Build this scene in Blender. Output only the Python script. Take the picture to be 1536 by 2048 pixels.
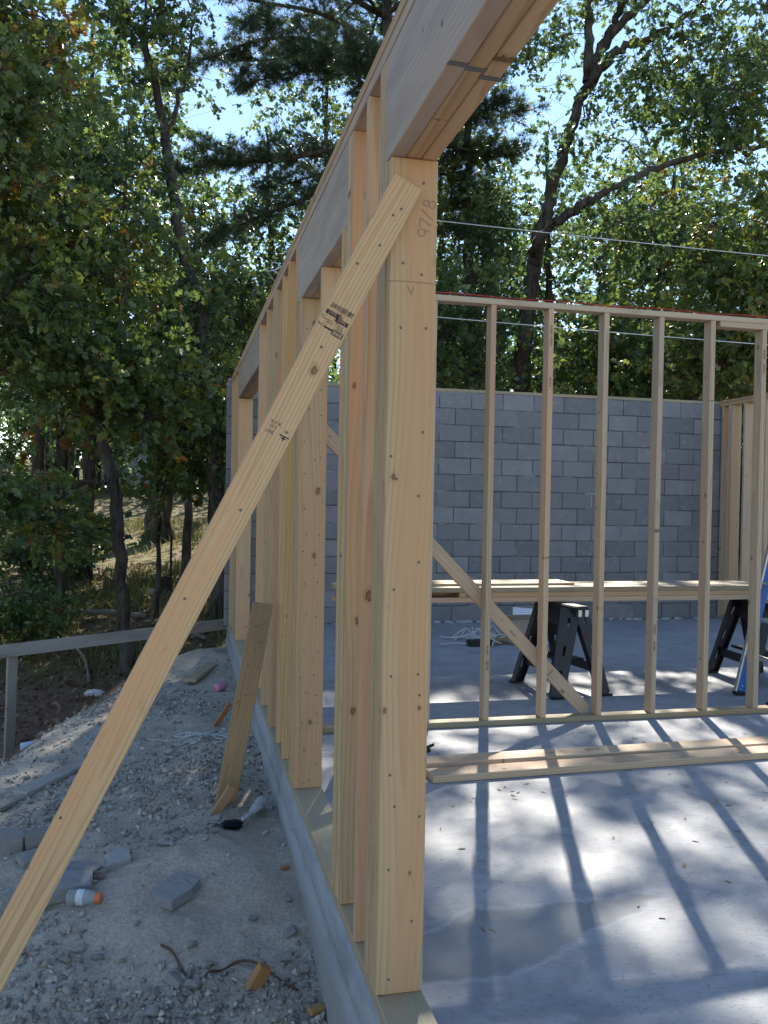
import bpy, bmesh, math
import numpy as np
from mathutils import Matrix, Vector

rng = np.random.default_rng(11)
scene = bpy.context.scene
for o in list(bpy.data.objects):
    bpy.data.objects.remove(o, do_unlink=True)
COL = scene.collection
R = math.radians

# ------------------------------------------------------------------ camera
CAM = np.array((-0.577, -2.4181, 1.4818))
F_PX, PITCH, ROLL, YAW = 1728.6753, -0.015, 0.0174, 0.234
fw = np.array((math.sin(YAW) * math.cos(PITCH), math.cos(YAW) * math.cos(PITCH), math.sin(PITCH)))
rt = np.array((math.cos(YAW), -math.sin(YAW), 0.0))
up = np.cross(rt, fw)
rt, up = rt * math.cos(ROLL) + up * math.sin(ROLL), -rt * math.sin(ROLL) + up * math.cos(ROLL)
cam = bpy.data.cameras.new("camera")
cam.sensor_fit = 'VERTICAL'
cam.sensor_height = 36.0
cam.lens = F_PX / 2048 * 36.0
cam.clip_start = 0.05
cam.clip_end = 1500
camo = bpy.data.objects.new("camera", cam)
M = Matrix.Identity(4)
for i in range(3):
    M[i][0], M[i][1], M[i][2], M[i][3] = rt[i], up[i], -fw[i], CAM[i]
camo.matrix_world = M
COL.objects.link(camo)
scene.camera = camo

# ------------------------------------------------------------------ sky, sun, exposure
SUN_EL, SUN_AZ = R(40.5), R(20.2)
world = bpy.data.worlds.new("World")
scene.world = world
world.use_nodes = True
wn = world.node_tree
wn.nodes.clear()
sky = wn.nodes.new('ShaderNodeTexSky')
sky.sky_type = 'NISHITA'
sky.sun_disc = False
sky.sun_elevation = SUN_EL
sky.sun_rotation = SUN_AZ
sky.air_density = 1.0
sky.dust_density = 0.0
sky.ozone_density = 1.2
bg = wn.nodes.new('ShaderNodeBackground')
bg.inputs['Strength'].default_value = 0.088
wo = wn.nodes.new('ShaderNodeOutputWorld')
wn.links.new(sky.outputs[0], bg.inputs[0])
wn.links.new(bg.outputs[0], wo.inputs[0])

sun = bpy.data.lights.new("sun", 'SUN')
sun.energy = 3.9
sun.angle = R(0.55)
sun.color = (1.0, 0.94, 0.84)
suno = bpy.data.objects.new("sun", sun)
sd = Vector((math.sin(SUN_AZ) * math.cos(SUN_EL), math.cos(SUN_AZ) * math.cos(SUN_EL), math.sin(SUN_EL)))
suno.rotation_euler = sd.to_track_quat('Z', 'Y').to_euler()
suno.location = (8, 20, 30)
COL.objects.link(suno)

scene.view_settings.view_transform = 'Standard'
scene.view_settings.look = 'None'
scene.view_settings.gamma = 1.0
scene.view_settings.use_curve_mapping = False
scene.view_settings.exposure = 1.62
scene.render.engine = 'CYCLES'
scene.cycles.max_bounces = 8
scene.cycles.diffuse_bounces = 5
scene.cycles.glossy_bounces = 3
scene.cycles.transmission_bounces = 6
scene.cycles.use_denoising = True
scene.cycles.sample_clamp_indirect = 8.0

# ------------------------------------------------------------------ material helpers
def mat_new(name):
    m = bpy.data.materials.new(name)
    m.use_nodes = True
    nt = m.node_tree
    nt.nodes.clear()
    out = nt.nodes.new('ShaderNodeOutputMaterial')
    return m, nt, out

class NT:
    def __init__(s, name):
        s.m, s.t, s.out = mat_new(name)
    def n(s, typ, **kw):
        nd = s.t.nodes.new(typ)
        for k, v in kw.items():
            setattr(nd, k, v)
        return nd
    def l(s, a, b):
        s.t.links.new(a, b)
    def val(s, sock, v):
        if hasattr(v, 'is_output') or isinstance(v, bpy.types.NodeSocket):
            s.l(v, sock)
        else:
            sock.default_value = v
    def math(s, op, a, b=0.0, c=None, clamp=False):
        nd = s.n('ShaderNodeMath', operation=op, use_clamp=clamp)
        s.val(nd.inputs[0], a); s.val(nd.inputs[1], b)
        if c is not None: s.val(nd.inputs[2], c)
        return nd.outputs[0]
    def mix(s, fac, a, b, blend='MIX'):
        nd = s.n('ShaderNodeMix', data_type='RGBA', blend_type=blend)
        s.val(nd.inputs[0], fac)
        for sock, v in ((nd.inputs[6], a), (nd.inputs[7], b)):
            s.val(sock, v if not isinstance(v, tuple) or len(v) == 4 else (*v, 1))
        return nd.outputs[2]
    def ramp(s, fac, stops, interp='LINEAR'):
        nd = s.n('ShaderNodeValToRGB')
        nd.color_ramp.interpolation = interp
        els = nd.color_ramp.elements
        while len(els) < len(stops): els.new(0.5)
        for e, (p, c) in zip(els, stops):
            e.position = p
            e.color = (*c, 1) if isinstance(c, tuple) else (c, c, c, 1)
        s.l(fac, nd.inputs[0])
        return nd.outputs[0]
    def noise(s, vec, scale, detail=3.0, rough=0.55, dist=0.0):
        nd = s.n('ShaderNodeTexNoise')
        s.l(vec, nd.inputs['Vector'])
        nd.inputs['Scale'].default_value = scale
        nd.inputs['Detail'].default_value = detail
        nd.inputs['Roughness'].default_value = rough
        nd.inputs['Distortion'].default_value = dist
        return nd.outputs['Fac']
    def mapping(s, vec, scale=(1, 1, 1), loc=(0, 0, 0)):
        nd = s.n('ShaderNodeMapping')
        s.l(vec, nd.inputs[0])
        s.val(nd.inputs['Location'], loc)
        nd.inputs['Scale'].default_value = scale
        return nd.outputs[0]
    def bsdf(s, color, rough=0.6, bump=None, bstr=0.3, bdist=0.01, spec=0.3):
        b = s.n('ShaderNodeBsdfPrincipled')
        s.val(b.inputs['Base Color'], color if not isinstance(color, tuple) else (*color, 1))
        s.val(b.inputs['Roughness'], rough)
        b.inputs['Specular IOR Level'].default_value = spec
        if bump is not None:
            bp = s.n('ShaderNodeBump')
            bp.inputs['Strength'].default_value = bstr
            bp.inputs['Distance'].default_value = bdist
            s.l(bump, bp.inputs['Height'])
            s.l(bp.outputs[0], b.inputs['Normal'])
        s.l(b.outputs[0], s.out.inputs[0])
        return b

def wood_mat(name, light, dark, knot=(0.13, 0.06, 0.025), knots=1.0, stain=None, stain_amt=0.0, hue=0.12, rough=0.62, ring=70.0):
    """sawn softwood: local X is the length of the board"""
    k = NT(name)
    tc = k.n('ShaderNodeTexCoord')
    oi = k.n('ShaderNodeObjectInfo')
    rnd = oi.outputs['Random']
    off = k.n('ShaderNodeCombineXYZ')
    k.l(k.math('MULTIPLY', rnd, 37.0), off.inputs[0])
    k.l(k.math('MULTIPLY', rnd, 3.1), off.inputs[1])
    k.l(k.math('MULTIPLY', k.math('FRACT', k.math('MULTIPLY', rnd, 91.7)), 1.3), off.inputs[2])
    add = k.n('ShaderNodeVectorMath', operation='ADD')
    k.l(tc.outputs['Object'], add.inputs[0]); k.l(off.outputs[0], add.inputs[1])
    P = add.outputs[0]
    sp = k.n('ShaderNodeSeparateXYZ'); k.l(tc.outputs['Object'], sp.inputs[0])
    # pith wanders along the length so that faces show cathedrals and straight grain
    w1 = k.noise(k.mapping(P, (0.55, 0.0, 0.0)), 1.0, 1.0)
    w2 = k.noise(k.mapping(P, (0.45, 0.0, 0.0), (7.3, 1.1, 0)), 1.0, 1.0)
    fine = k.noise(k.mapping(P, (1.6, 22, 22)), 1.0, 2.0)
    r2 = k.math('FRACT', k.math('MULTIPLY', rnd, 17.31))
    py = k.math('ADD', k.math('MULTIPLY', k.math('SUBTRACT', w1, 0.5), 0.16), k.math('MULTIPLY', k.math('SUBTRACT', r2, 0.5), 0.09))
    pz = k.math('ADD', k.math('MULTIPLY', k.math('SUBTRACT', w2, 0.5), 0.10), k.math('ADD', k.math('MULTIPLY', rnd, 0.05), 0.012))
    dy = k.math('SUBTRACT', sp.outputs[1], py)
    dz = k.math('SUBTRACT', sp.outputs[2], pz)
    rad = k.math('SQRT', k.math('ADD', k.math('MULTIPLY', dy, dy), k.math('MULTIPLY', dz, dz)))
    rad = k.math('ADD', rad, k.math('MULTIPLY', k.math('SUBTRACT', fine, 0.5), 0.006))
    ph = k.math('FRACT', k.math('MULTIPLY', rad, ring))
    grain = k.ramp(ph, [(0.0, 0.0), (0.55, 0.25), (0.88, 1.0), (1.0, 0.05)])
    fib = k.noise(k.mapping(P, (3, 160, 160)), 1.0, 2.0)
    blot = k.noise(k.mapping(P, (1.1, 7, 7)), 1.0, 3.0)
    gfac = k.math('MULTIPLY', grain, k.ramp(blot, [(0.3, 0.45), (0.7, 1.0)]))
    col = k.mix(gfac, light, dark)
    col = k.mix(k.math('MULTIPLY', fib, 0.28), col, tuple(c * 0.72 for c in dark))
    # heartwood blush
    blush = tuple((light[0] * .96, light[1] * 0.76, light[2] * 0.66))
    col = k.mix(k.ramp(k.noise(k.mapping(P, (0.35, 9, 9), (3, 3, 3)), 1.0, 2.0), [(0.52, 0.0), (0.62, 0.7)]), col, blush)
    # board to board tint
    hs = k.n('ShaderNodeHueSaturation')
    k.l(k.math('ADD', 0.5 - hue * 0.12, k.math('MULTIPLY', r2, hue * 0.24)), hs.inputs['Hue'])
    k.l(k.math('ADD', 0.88, k.math('MULTIPLY', rnd, 0.18)), hs.inputs['Saturation'])
    k.l(k.math('ADD', 0.86, k.math('MULTIPLY', k.math('FRACT', k.math('MULTIPLY', rnd, 5.77)), 0.26)), hs.inputs['Value'])
    k.l(col, hs.inputs['Color'])
    col = hs.outputs[0]
    # knots
    if knots > 0:
        vo = k.n('ShaderNodeTexVoronoi', voronoi_dimensions='2D'); vo.inputs['Scale'].default_value = 1.0
        wob = k.noise(P, 45.0, 1.0)
        wv = k.n('ShaderNodeVectorMath', operation='MULTIPLY_ADD')
        cw = k.n('ShaderNodeCombineXYZ')
        for q in range(3): k.l(wob, cw.inputs[q])
        k.l(cw.outputs[0], wv.inputs[0]); wv.inputs[1].default_value = (0.10, 0.14, 0.0)
        k.l(k.mapping(P, (6.0, 8.5, 1)), wv.inputs[2])
        k.l(wv.outputs[0], vo.inputs['Vector'])
        d = vo.outputs['Distance']
        sc = k.n('ShaderNodeSeparateColor'); k.l(vo.outputs['Color'], sc.inputs[0])
        thr = k.math('MULTIPLY', k.math('GREATER_THAN', sc.outputs[0], 0.78), k.math('MULTIPLY_ADD', k.math('POWER', sc.outputs[1], 2.0), 0.085 * knots, 0.028))
        q = k.math('DIVIDE', d, k.math('ADD', thr, 0.0001))
        kf = k.ramp(q, [(0.0, 0.75), (0.35, 0.5), (0.72, 0.9), (0.95, 0.85), (1.0, 0.0)])
        halo = k.ramp(k.math('MULTIPLY', q, 0.45), [(0.4, 0.45), (1.0, 0.0)])
        halo = k.math('MULTIPLY', halo, k.math('GREATER_THAN', thr, 0.01))
        kf = k.math('MULTIPLY', kf, k.math('GREATER_THAN', thr, 0.01))
        col = k.mix(halo, col, tuple(c * 0.62 for c in dark))
        col = k.mix(kf, col, knot)
    if stain is not None:
        sn = k.noise(k.mapping(P, (1.3, 6, 6), (9, 2, 5)), 1.0, 4.0, 0.6)
        col = k.mix(k.ramp(sn, [(0.42, 0.0), (0.62, stain_amt)]), col, stain)
    # end grain darker: fine scuffs
    sc2 = k.noise(k.mapping(P, (14, 40, 40)), 1.0, 4.0, 0.65)
    col = k.mix(k.ramp(sc2, [(0.60, 0.0), (0.72, 0.22)]), col, tuple(c * 0.45 for c in dark))
    hgt = k.math('ADD', k.math('MULTIPLY', grain, 0.35), k.math('MULTIPLY', fib, 0.65))
    k.bsdf(col, rough, hgt, 0.22, 0.0025, spec=0.25)
    return k.m

WOOD = wood_mat("spruce_wood", (0.508, 0.349, 0.190), (0.354, 0.219, 0.106), hue=0.06)
WOOD_POST = wood_mat("spruce_post_wood", (0.499, 0.344, 0.181), (0.354, 0.222, 0.106), knots=1.15, hue=0.05)
WOOD_BRACE = wood_mat("spruce_brace_wood", (0.527, 0.358, 0.195), (0.341, 0.201, 0.094), knots=1.3, ring=95, hue=0.05)
WOOD_PALE = wood_mat("pale_spruce_wood", (0.528, 0.408, 0.280), (0.365, 0.258, 0.162), knots=0.85, hue=0.05)
WOOD_TREAT = wood_mat("treated_pine_wood", (0.368, 0.300, 0.188), (0.280, 0.216, 0.124), knots=0.6, hue=0.05, stain=(0.25, 0.225, 0.16), stain_amt=0.6)
WOOD_HEAD = wood_mat("header_wood", (0.46, 0.36, 0.285), (0.33, 0.235, 0.18), knots=0.3, hue=0.05, stain=(0.23, 0.185, 0.16), stain_amt=0.55, ring=55)
WOOD_OLD = wood_mat("weathered_board_wood", (0.36, 0.335, 0.30), (0.24, 0.215, 0.19), knots=0.6, hue=0.03, stain=(0.17, 0.15, 0.13), stain_amt=0.6)
WOOD_DIRTY = wood_mat("dirty_used_wood", (0.352, 0.240, 0.132), (0.232, 0.146, 0.071), knots=1.0, hue=0.03, stain=(0.24, 0.17, 0.10), stain_amt=0.7)
WOOD_STAKE = wood_mat("red_cedar_stake_wood", (0.40, 0.22, 0.10), (0.28, 0.14, 0.06), knots=0.4)

def plain(name, c, rough=0.5, spec=0.4, noise=0.0, scale=20.0, metallic=0.0):
    k = NT(name)
    col = c
    if noise:
        tc = k.n('ShaderNodeTexCoord')
        f = k.noise(tc.outputs['Object'], scale, 4.0, 0.6)
        col = k.mix(k.ramp(f, [(0.3, 0.0), (0.7, 1.0)]), tuple(x * (1 - noise) for x in c), tuple(min(1, x * (1 + noise)) for x in c))
    b = k.bsdf(col, rough, spec=spec)
    b.inputs['Metallic'].default_value = metallic
    return k.m

INK = plain("black_ink", (0.035, 0.035, 0.045), 0.7, 0.1)
INK_SOFT = plain("grey_ink", (0.16, 0.12, 0.09), 0.8, 0.1)
PENCIL = plain("pencil_line", (0.27, 0.195, 0.14), 0.8, 0.1)
NAIL = plain("nail_steel", (0.10, 0.09, 0.085), 0.5, 0.5)
BLACK_PLASTIC = plain("black_plastic", (0.012, 0.013, 0.017), 0.42, 0.4, 0.3, 15)
BLUE_FIBRE = plain("blue_fibreglass", (0.02, 0.12, 0.42), 0.35, 0.5, 0.15, 12)
ALU = plain("aluminium", (0.62, 0.62, 0.63), 0.35, 0.5, 0.1, 30, 1.0)

# block and concrete
k = NT("concrete_block")
tc = k.n('ShaderNodeTexCoord'); oi = k.n('ShaderNodeObjectInfo')
g = k.n('ShaderNodeNewGeometry')
f1 = k.noise(g.outputs['Position'], 260, 3, 0.7); f2 = k.noise(g.outputs['Position'], 5, 4, 0.6)
col = k.ramp(oi.outputs['Random'], [(0.0, (0.18, 0.18, 0.187)), (0.35, (0.22, 0.218, 0.224)), (0.7, (0.245, 0.23, 0.24)), (1.0, (0.285, 0.28, 0.285))])
col = k.mix(k.ramp(f2, [(0.35, 0.0), (0.7, 0.35)]), col, (0.14, 0.145, 0.16))
col = k.mix(k.ramp(k.noise(g.outputs['Position'], 13, 5, 0.7), [(0.55, 0.0), (0.72, 0.5)]), col, (0.36, 0.36, 0.36))
col = k.mix(k.ramp(f1, [(0.35, 0.35), (0.6, 0.0)]), col, (0.12, 0.12, 0.125))
k.bsdf(col, 0.9, f1, 0.5, 0.003, spec=0.15)
BLOCK = k.m
k = NT("mortar")
g = k.n('ShaderNodeNewGeometry')
f = k.noise(g.outputs['Position'], 3.0, 5, 0.6)
k.bsdf(k.ramp(f, [(0.35, (0.07, 0.07, 0.075)), (0.52, (0.10, 0.10, 0.105)), (0.68, (0.36, 0.36, 0.36))]), 0.95, k.noise(g.outputs['Position'], 150, 3), 0.5, 0.004, spec=0.1)
MORTAR = k.m

k = NT("slab_concrete")
g = k.n('ShaderNodeNewGeometry'); P = g.outputs['Position']
big = k.noise(P, 0.9, 5, 0.6, 0.6)
sw = k.noise(k.mapping(P, (2.2, 5.0, 1)), 1.0, 6, 0.68, 1.6)
fine = k.noise(P, 85, 3, 0.7)
tro = k.noise(k.mapping(P, (7, 26, 1)), 1.0, 5, 0.75, 2.2)
mid = k.noise(P, 5.0, 6, 0.65, 1.0)
col = k.ramp(big, [(0.3, (0.215, 0.22, 0.232)), (0.5, (0.275, 0.278, 0.284)), (0.72, (0.33, 0.328, 0.325))])
col = k.mix(k.ramp(sw, [(0.42, 0.0), (0.62, 0.55)]), col, (0.38, 0.384, 0.392))
col = k.mix(k.ramp(mid, [(0.50, 0.0), (0.66, 0.45)]), col, (0.165, 0.18, 0.205))
col = k.mix(k.ramp(tro, [(0.57, 0.0), (0.66, 0.6)]), col, (0.13, 0.145, 0.17))
pits = k.noise(k.mapping(P, (55, 95, 1)), 1.0, 2, 0.5, 1.0)
col = k.mix(k.ramp(pits, [(0.63, 0.0), (0.70, 0.65)]), col, (0.10, 0.11, 0.125))
# old water stain with a wandering, crisp edge
sp = k.n('ShaderNodeSeparateXYZ'); k.l(P, sp.inputs[0])
wx = k.math('MULTIPLY_ADD', k.math('SUBTRACT', k.noise(P, 2.3, 6, 0.6), 0.5), 0.9, 0.0)
yc = k.math('MULTIPLY_ADD', sp.outputs[0], 0.28, 0.16)
dy = k.math('ABSOLUTE', k.math('SUBTRACT', k.math('ADD', sp.outputs[1], k.math('MULTIPLY', wx, 0.35)), yc))
half = k.math('SUBTRACT', 0.20, k.math('MULTIPLY', k.math('ABSOLUTE', k.math('SUBTRACT', sp.outputs[0], 0.45)), 0.24))
sd_ = k.math('SUBTRACT', half, k.math('ADD', dy, k.math('MULTIPLY', k.math('SUBTRACT', mid, 0.5), 0.10)))
edge = k.ramp(sd_, [(0.0, 0.0), (0.014, 0.7), (0.2, 0.45)])
col = k.mix(edge, col, (0.185, 0.195, 0.19))
rim = k.ramp(k.math('ADD', sd_, 0.03), [(0.0, 0.0), (0.02, 0.5), (0.03, 0.0)])
col = k.mix(rim, col, (0.38, 0.385, 0.40))
rgh = k.ramp(sw, [(0.3, 0.50), (0.7, 0.72)])
k.bsdf(col, rgh, k.math('ADD', k.math('MULTIPLY', fine, 0.3), k.math('ADD', tro, mid)), 0.12, 0.004, spec=0.35)
SLAB = k.m

k = NT("foundation_concrete")
g = k.n('ShaderNodeNewGeometry'); P = g.outputs['Position']
f2 = k.noise(k.mapping(P, (1, 2.2, 6)), 1.0, 6, 0.65, 0.8); f1 = k.noise(P, 120, 3, 0.7)
col = k.ramp(f2, [(0.3, (0.20, 0.212, 0.232)), (0.55, (0.29, 0.30, 0.325)), (0.75, (0.38, 0.385, 0.40))])
pit = k.noise(k.mapping(P, (30, 22, 55)), 1.0, 2, 0.5, 0.8)
col = k.mix(k.ramp(pit, [(0.68, 0.0), (0.74, 0.8)]), col, (0.07, 0.075, 0.08))
spz = k.n('ShaderNodeSeparateXYZ'); k.l(P, spz.inputs[0])
low = k.ramp(k.math('ADD', k.math('MULTIPLY', spz.outputs[2], -1.0), k.math('MULTIPLY', k.math('SUBTRACT', f2, 0.5), 0.25)), [(0.16, 0.0), (0.32, 0.7)])
col = k.mix(low, col, (0.235, 0.225, 0.21))
k.bsdf(col, 0.85, k.math('ADD', f1, k.math('MULTIPLY', f2, 3.0)), 0.35, 0.004, spec=0.2)
FOUND = k.m

# ground: 'dirt' attribute 0 = grey rubble bank, 1 = red-brown soil, 2 = leaf litter and grass
k = NT("ground_soil")
g = k.n('ShaderNodeNewGeometry'); P = g.outputs['Position']
at = k.n('ShaderNodeAttribute', attribute_name='zone')
z = at.outputs['Fac']
n1 = k.noise(P, 2.2, 6, 0.62); n2 = k.noise(P, 14, 5, 0.65); n3 = k.noise(P, 70, 4, 0.7); n4 = k.noise(P, 260, 2, 0.6)
grey = k.ramp(n1, [(0.32, (0.34, 0.30, 0.24)), (0.5, (0.445, 0.392, 0.318)), (0.68, (0.50, 0.45, 0.375))])
grey = k.mix(k.ramp(n3, [(0.42, 0.65), (0.6, 0.0)]), grey, (0.25, 0.228, 0.195))
grey = k.mix(k.ramp(n2, [(0.54, 0.0), (0.66, 0.6)]), grey, (0.47, 0.44, 0.40))
pink = k.noise(P, 1.3, 3, 0.5, 0.5)
grey = k.mix(k.ramp(pink, [(0.57, 0.0), (0.7, 0.6)]), grey, (0.37, 0.265, 0.22))
red = k.ramp(n2, [(0.3, (0.12, 0.08, 0.062)), (0.55, (0.20, 0.13, 0.095)), (0.75, (0.29, 0.20, 0.15))])
lit = k.ramp(n2, [(0.3, (0.09, 0.07, 0.045)), (0.5, (0.17, 0.13, 0.075)), (0.7, (0.26, 0.20, 0.12))])
lit = k.mix(k.ramp(n1, [(0.45, 0.0), (0.6, 0.75)]), lit, (0.15, 0.145, 0.06))
zz = k.math('ADD', z, k.math('MULTIPLY', k.math('SUBTRACT', n2, 0.5), 0.5))
col = k.mix(k.ramp(zz, [(0.35, 0.0), (0.65, 1.0)]), grey, red)
col = k.mix(k.ramp(k.math('MULTIPLY', zz, 0.5), [(0.62, 0.0), (0.82, 1.0)]), col, lit)
hh = k.math('ADD', k.math('MULTIPLY', n3, 0.8), k.math('ADD', k.math('MULTIPLY', n2, 1.3), k.math('MULTIPLY', n4, 0.2)))
k.bsdf(col, 0.95, hh, 0.8, 0.014, spec=0.12)
GROUND = k.m

def rock_mat(name, lo, hi, scale=30):
    k = NT(name)
    tc = k.n('ShaderNodeTexCoord'); g = k.n('ShaderNodeNewGeometry')
    f = k.noise(g.outputs['Position'], scale, 5, 0.65); isl = g.outputs['Random Per Island']
    c1 = k.ramp(isl, [(0.0, lo), (0.7, tuple((a + b) / 2 for a, b in zip(lo, hi))), (1.0, hi)])
    col = k.mix(k.math('MULTIPLY', f, 0.55), c1, tuple(x * 0.5 for x in lo))
    k.bsdf(col, 0.9, f, 0.5, 0.006, spec=0.2)
    return k.m
GRAVEL = rock_mat("gravel_stone", (0.22, 0.20, 0.175), (0.66, 0.61, 0.53), 45)
ROCK = rock_mat("broken_rock", (0.22, 0.21, 0.195), (0.38, 0.36, 0.335), 22)
PALE_STONE = rock_mat("pale_stone", (0.36, 0.33, 0.29), (0.5, 0.47, 0.42), 30)
CMU_PIECE = rock_mat("broken_block_concrete", (0.25, 0.255, 0.255), (0.35, 0.355, 0.355), 90)

def leaf_mat(name, stops, trans=0.42, tgain=2.1, gloss=0.34):
    k = NT(name)
    at = k.n('ShaderNodeAttribute', attribute_name='tint')
    c = k.ramp(at.outputs['Fac'], stops)
    b = k.n('ShaderNodeBsdfPrincipled')
    k.l(c, b.inputs['Base Color']); b.inputs['Roughness'].default_value = gloss
    b.inputs['Specular IOR Level'].default_value = 0.6
    t = k.n('ShaderNodeBsdfTranslucent')
    hs = k.n('ShaderNodeHueSaturation'); hs.inputs['Hue'].default_value = 0.488
    hs.inputs['Saturation'].default_value = 1.1; hs.inputs['Value'].default_value = tgain
    k.l(c, hs.inputs['Color']); k.l(hs.outputs[0], t.inputs['Color'])
    mx = k.n('ShaderNodeMixShader'); mx.inputs[0].default_value = trans
    k.l(b.outputs[0], mx.inputs[1]); k.l(t.outputs[0], mx.inputs[2]); k.l(mx.outputs[0], k.out.inputs[0])
    return k.m
OAK = leaf_mat("oak_leaf", [(0.0, (0.042, 0.078, 0.036)), (0.45, (0.076, 0.120, 0.042)), (0.78, (0.135, 0.17, 0.04)), (0.96, (0.18, 0.17, 0.035)), (1.0, (0.16, 0.085, 0.025))])
NEEDLE = leaf_mat("pine_needle", [(0.0, (0.035, 0.062, 0.034)), (1.0, (0.075, 0.11, 0.045))], 0.25, 1.6, 0.4)
GRASS = leaf_mat("grass_blade", [(0.0, (0.05, 0.08, 0.02)), (0.5, (0.12, 0.13, 0.04)), (1.0, (0.26, 0.21, 0.10))], 0.35, 1.6, 0.6)
LITTER = leaf_mat("dead_leaf", [(0.0, (0.08, 0.045, 0.02)), (0.6, (0.20, 0.12, 0.06)), (1.0, (0.36, 0.27, 0.17))], 0.15, 1.2, 0.6)

k = NT("tree_bark")
g = k.n('ShaderNodeNewGeometry'); P = g.outputs['Position']
f = k.noise(k.mapping(P, (14, 14, 2.6)), 1.0, 5, 0.7, 0.5); f2 = k.noise(P, 1.4, 3, 0.6)
col = k.ramp(f, [(0.35, (0.022, 0.018, 0.015)), (0.55, (0.075, 0.062, 0.052)), (0.72, (0.14, 0.12, 0.105))])
col = k.mix(k.ramp(f2, [(0.5, 0.0), (0.65, 0.4)]), col, (0.15, 0.145, 0.13))
k.bsdf(col, 0.95, f, 0.9, 0.03, spec=0.1)
BARK = k.m

# ------------------------------------------------------------------ object helpers
def tag(o, label=None, cat=None, group=None, kind=None):
    if label: o['label'] = label
    if cat: o['category'] = cat
    if group: o['group'] = group
    if kind: o['kind'] = kind
    return o

def empty(name, loc=(0, 0, 0), label=None, cat=None, group=None):
    o = bpy.data.objects.new(name, None)
    o.empty_display_size = 0.1
    o.location = loc
    COL.objects.link(o)
    return tag(o, label, cat, group)

def link(name, me, parent=None, M=None):
    o = bpy.data.objects.new(name, me)
    COL.objects.link(o)
    if parent is not None:
        o.parent = parent
        if M is not None:      # M is a world matrix; parents here are unrotated empties or meshes with known matrix
            o.matrix_parent_inverse = Matrix.Identity(4)
            o.matrix_local = parent_world(parent).inverted() @ M
    elif M is not None:
        o.matrix_world = M
    return o

def parent_world(p):
    m = p.matrix_basis.copy()
    while p.parent is not None:
        p = p.parent
        m = p.matrix_basis @ m
    return m

def np_mesh(name, verts, faces=None, mat=None, smooth=False, loops=None, counts=None, attr=None):
    me = bpy.data.meshes.new(name)
    verts = np.asarray(verts, np.float32).reshape(-1, 3)
    if loops is None:
        faces = [tuple(f) for f in faces]
        counts = np.array([len(f) for f in faces], np.int32)
        loops = np.fromiter((i for f in faces for i in f), np.int32)
    counts = np.asarray(counts, np.int32)
    me.vertices.add(len(verts)); me.vertices.foreach_set('co', verts.ravel())
    me.loops.add(len(loops)); me.loops.foreach_set('vertex_index', np.asarray(loops, np.int32))
    me.polygons.add(len(counts))
    me.polygons.foreach_set('loop_start', np.concatenate(([0], np.cumsum(counts)[:-1])).astype(np.int32))
    if smooth: me.polygons.foreach_set('use_smooth', np.ones(len(counts), bool))
    if attr:
        for an, av in attr.items():
            a = me.attributes.new(an, 'FLOAT', 'POINT')
            a.data.foreach_set('value', np.asarray(av, np.float32))
    if mat: me.materials.append(mat)
    me.update(calc_edges=True)
    return me

_cache = {}
def board_mesh(L, W, T, mat, bev=0.003):
    key = (round(L, 4), round(W, 4), round(T, 4), mat.name, bev)
    if key in _cache: return _cache[key]
    bm = bmesh.new()
    bmesh.ops.create_cube(bm, size=1.0)
    bmesh.ops.scale(bm, vec=(L, W, T), verts=bm.verts)
    if bev:
        bmesh.ops.bevel(bm, geom=bm.edges[:], offset=min(bev, T * 0.3), segments=1, affect='EDGES')
    me = bpy.data.meshes.new("board")
    bm.to_mesh(me); bm.free()
    me.materials.append(mat)
    _cache[key] = me
    return me

def frame_matrix(x, z, c):
    """local X -> x (length), local Z -> z (thickness normal)"""
    x = Vector(x).normalized(); z = Vector(z); z = (z - x * z.dot(x)).normalized(); y = z.cross(x)
    m = Matrix.Identity(4)
    for i in range(3):
        m[i][0], m[i][1], m[i][2], m[i][3] = x[i], y[i], z[i], c[i]
    return m

def board(name, a, b, W, T, zdir, mat, parent=None, bev=0.003):
    """board with centreline a -> b, width W, thickness T along zdir"""
    a, b = Vector(a), Vector(b)
    me = board_mesh((b - a).length, W, T, mat, bev)
    return link(name, me, parent, frame_matrix(b - a, zdir, (a + b) / 2))

def ibox(name, x0, x1, y0, y1, z0, z1, mat, parent=None, bev=0.003, axis=None):
    """axis-aligned board: length along the longest side"""
    d = (x1 - x0, y1 - y0, z1 - z0)
    ax = axis if axis is not None else int(np.argmax(d))
    c = ((x0 + x1) / 2, (y0 + y1) / 2, (z0 + z1) / 2)
    rest = [i for i in range(3) if i != ax]
    th = rest[0] if d[rest[0]] < d[rest[1]] else rest[1]
    wd = [i for i in rest if i != th][0]
    e = [Vector((1, 0, 0)), Vector((0, 1, 0)), Vector((0, 0, 1))]
    me = board_mesh(d[ax], d[wd], d[th], mat, bev)
    return link(name, me, parent, frame_matrix(e[ax], e[th], c))

def bm_obj(name, bm, mat, parent=None, smooth=False, M=None):
    me = bpy.data.meshes.new(name)
    bm.normal_update()
    bm.to_mesh(me); bm.free()
    if smooth:
        me.polygons.foreach_set('use_smooth', np.ones(len(me.polygons), bool))
    me.materials.append(mat)
    return link(name, me, parent, M if M is not None else (Matrix.Identity(4) if parent is not None else None))

def bm_box(bm, M, sx, sy, sz):
    v = [bm.verts.new(M @ Vector((sx * (i & 1 or -1) if False else sx * (1 if i & 1 else -1) / 2, sy * (1 if i & 2 else -1) / 2, sz * (1 if i & 4 else -1) / 2))) for i in range(8)]
    for f in ((0, 2, 3, 1), (4, 5, 7, 6), (0, 1, 5, 4), (2, 6, 7, 3), (0, 4, 6, 2), (1, 3, 7, 5)):
        bm.faces.new([v[i] for i in f])
    return v

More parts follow.
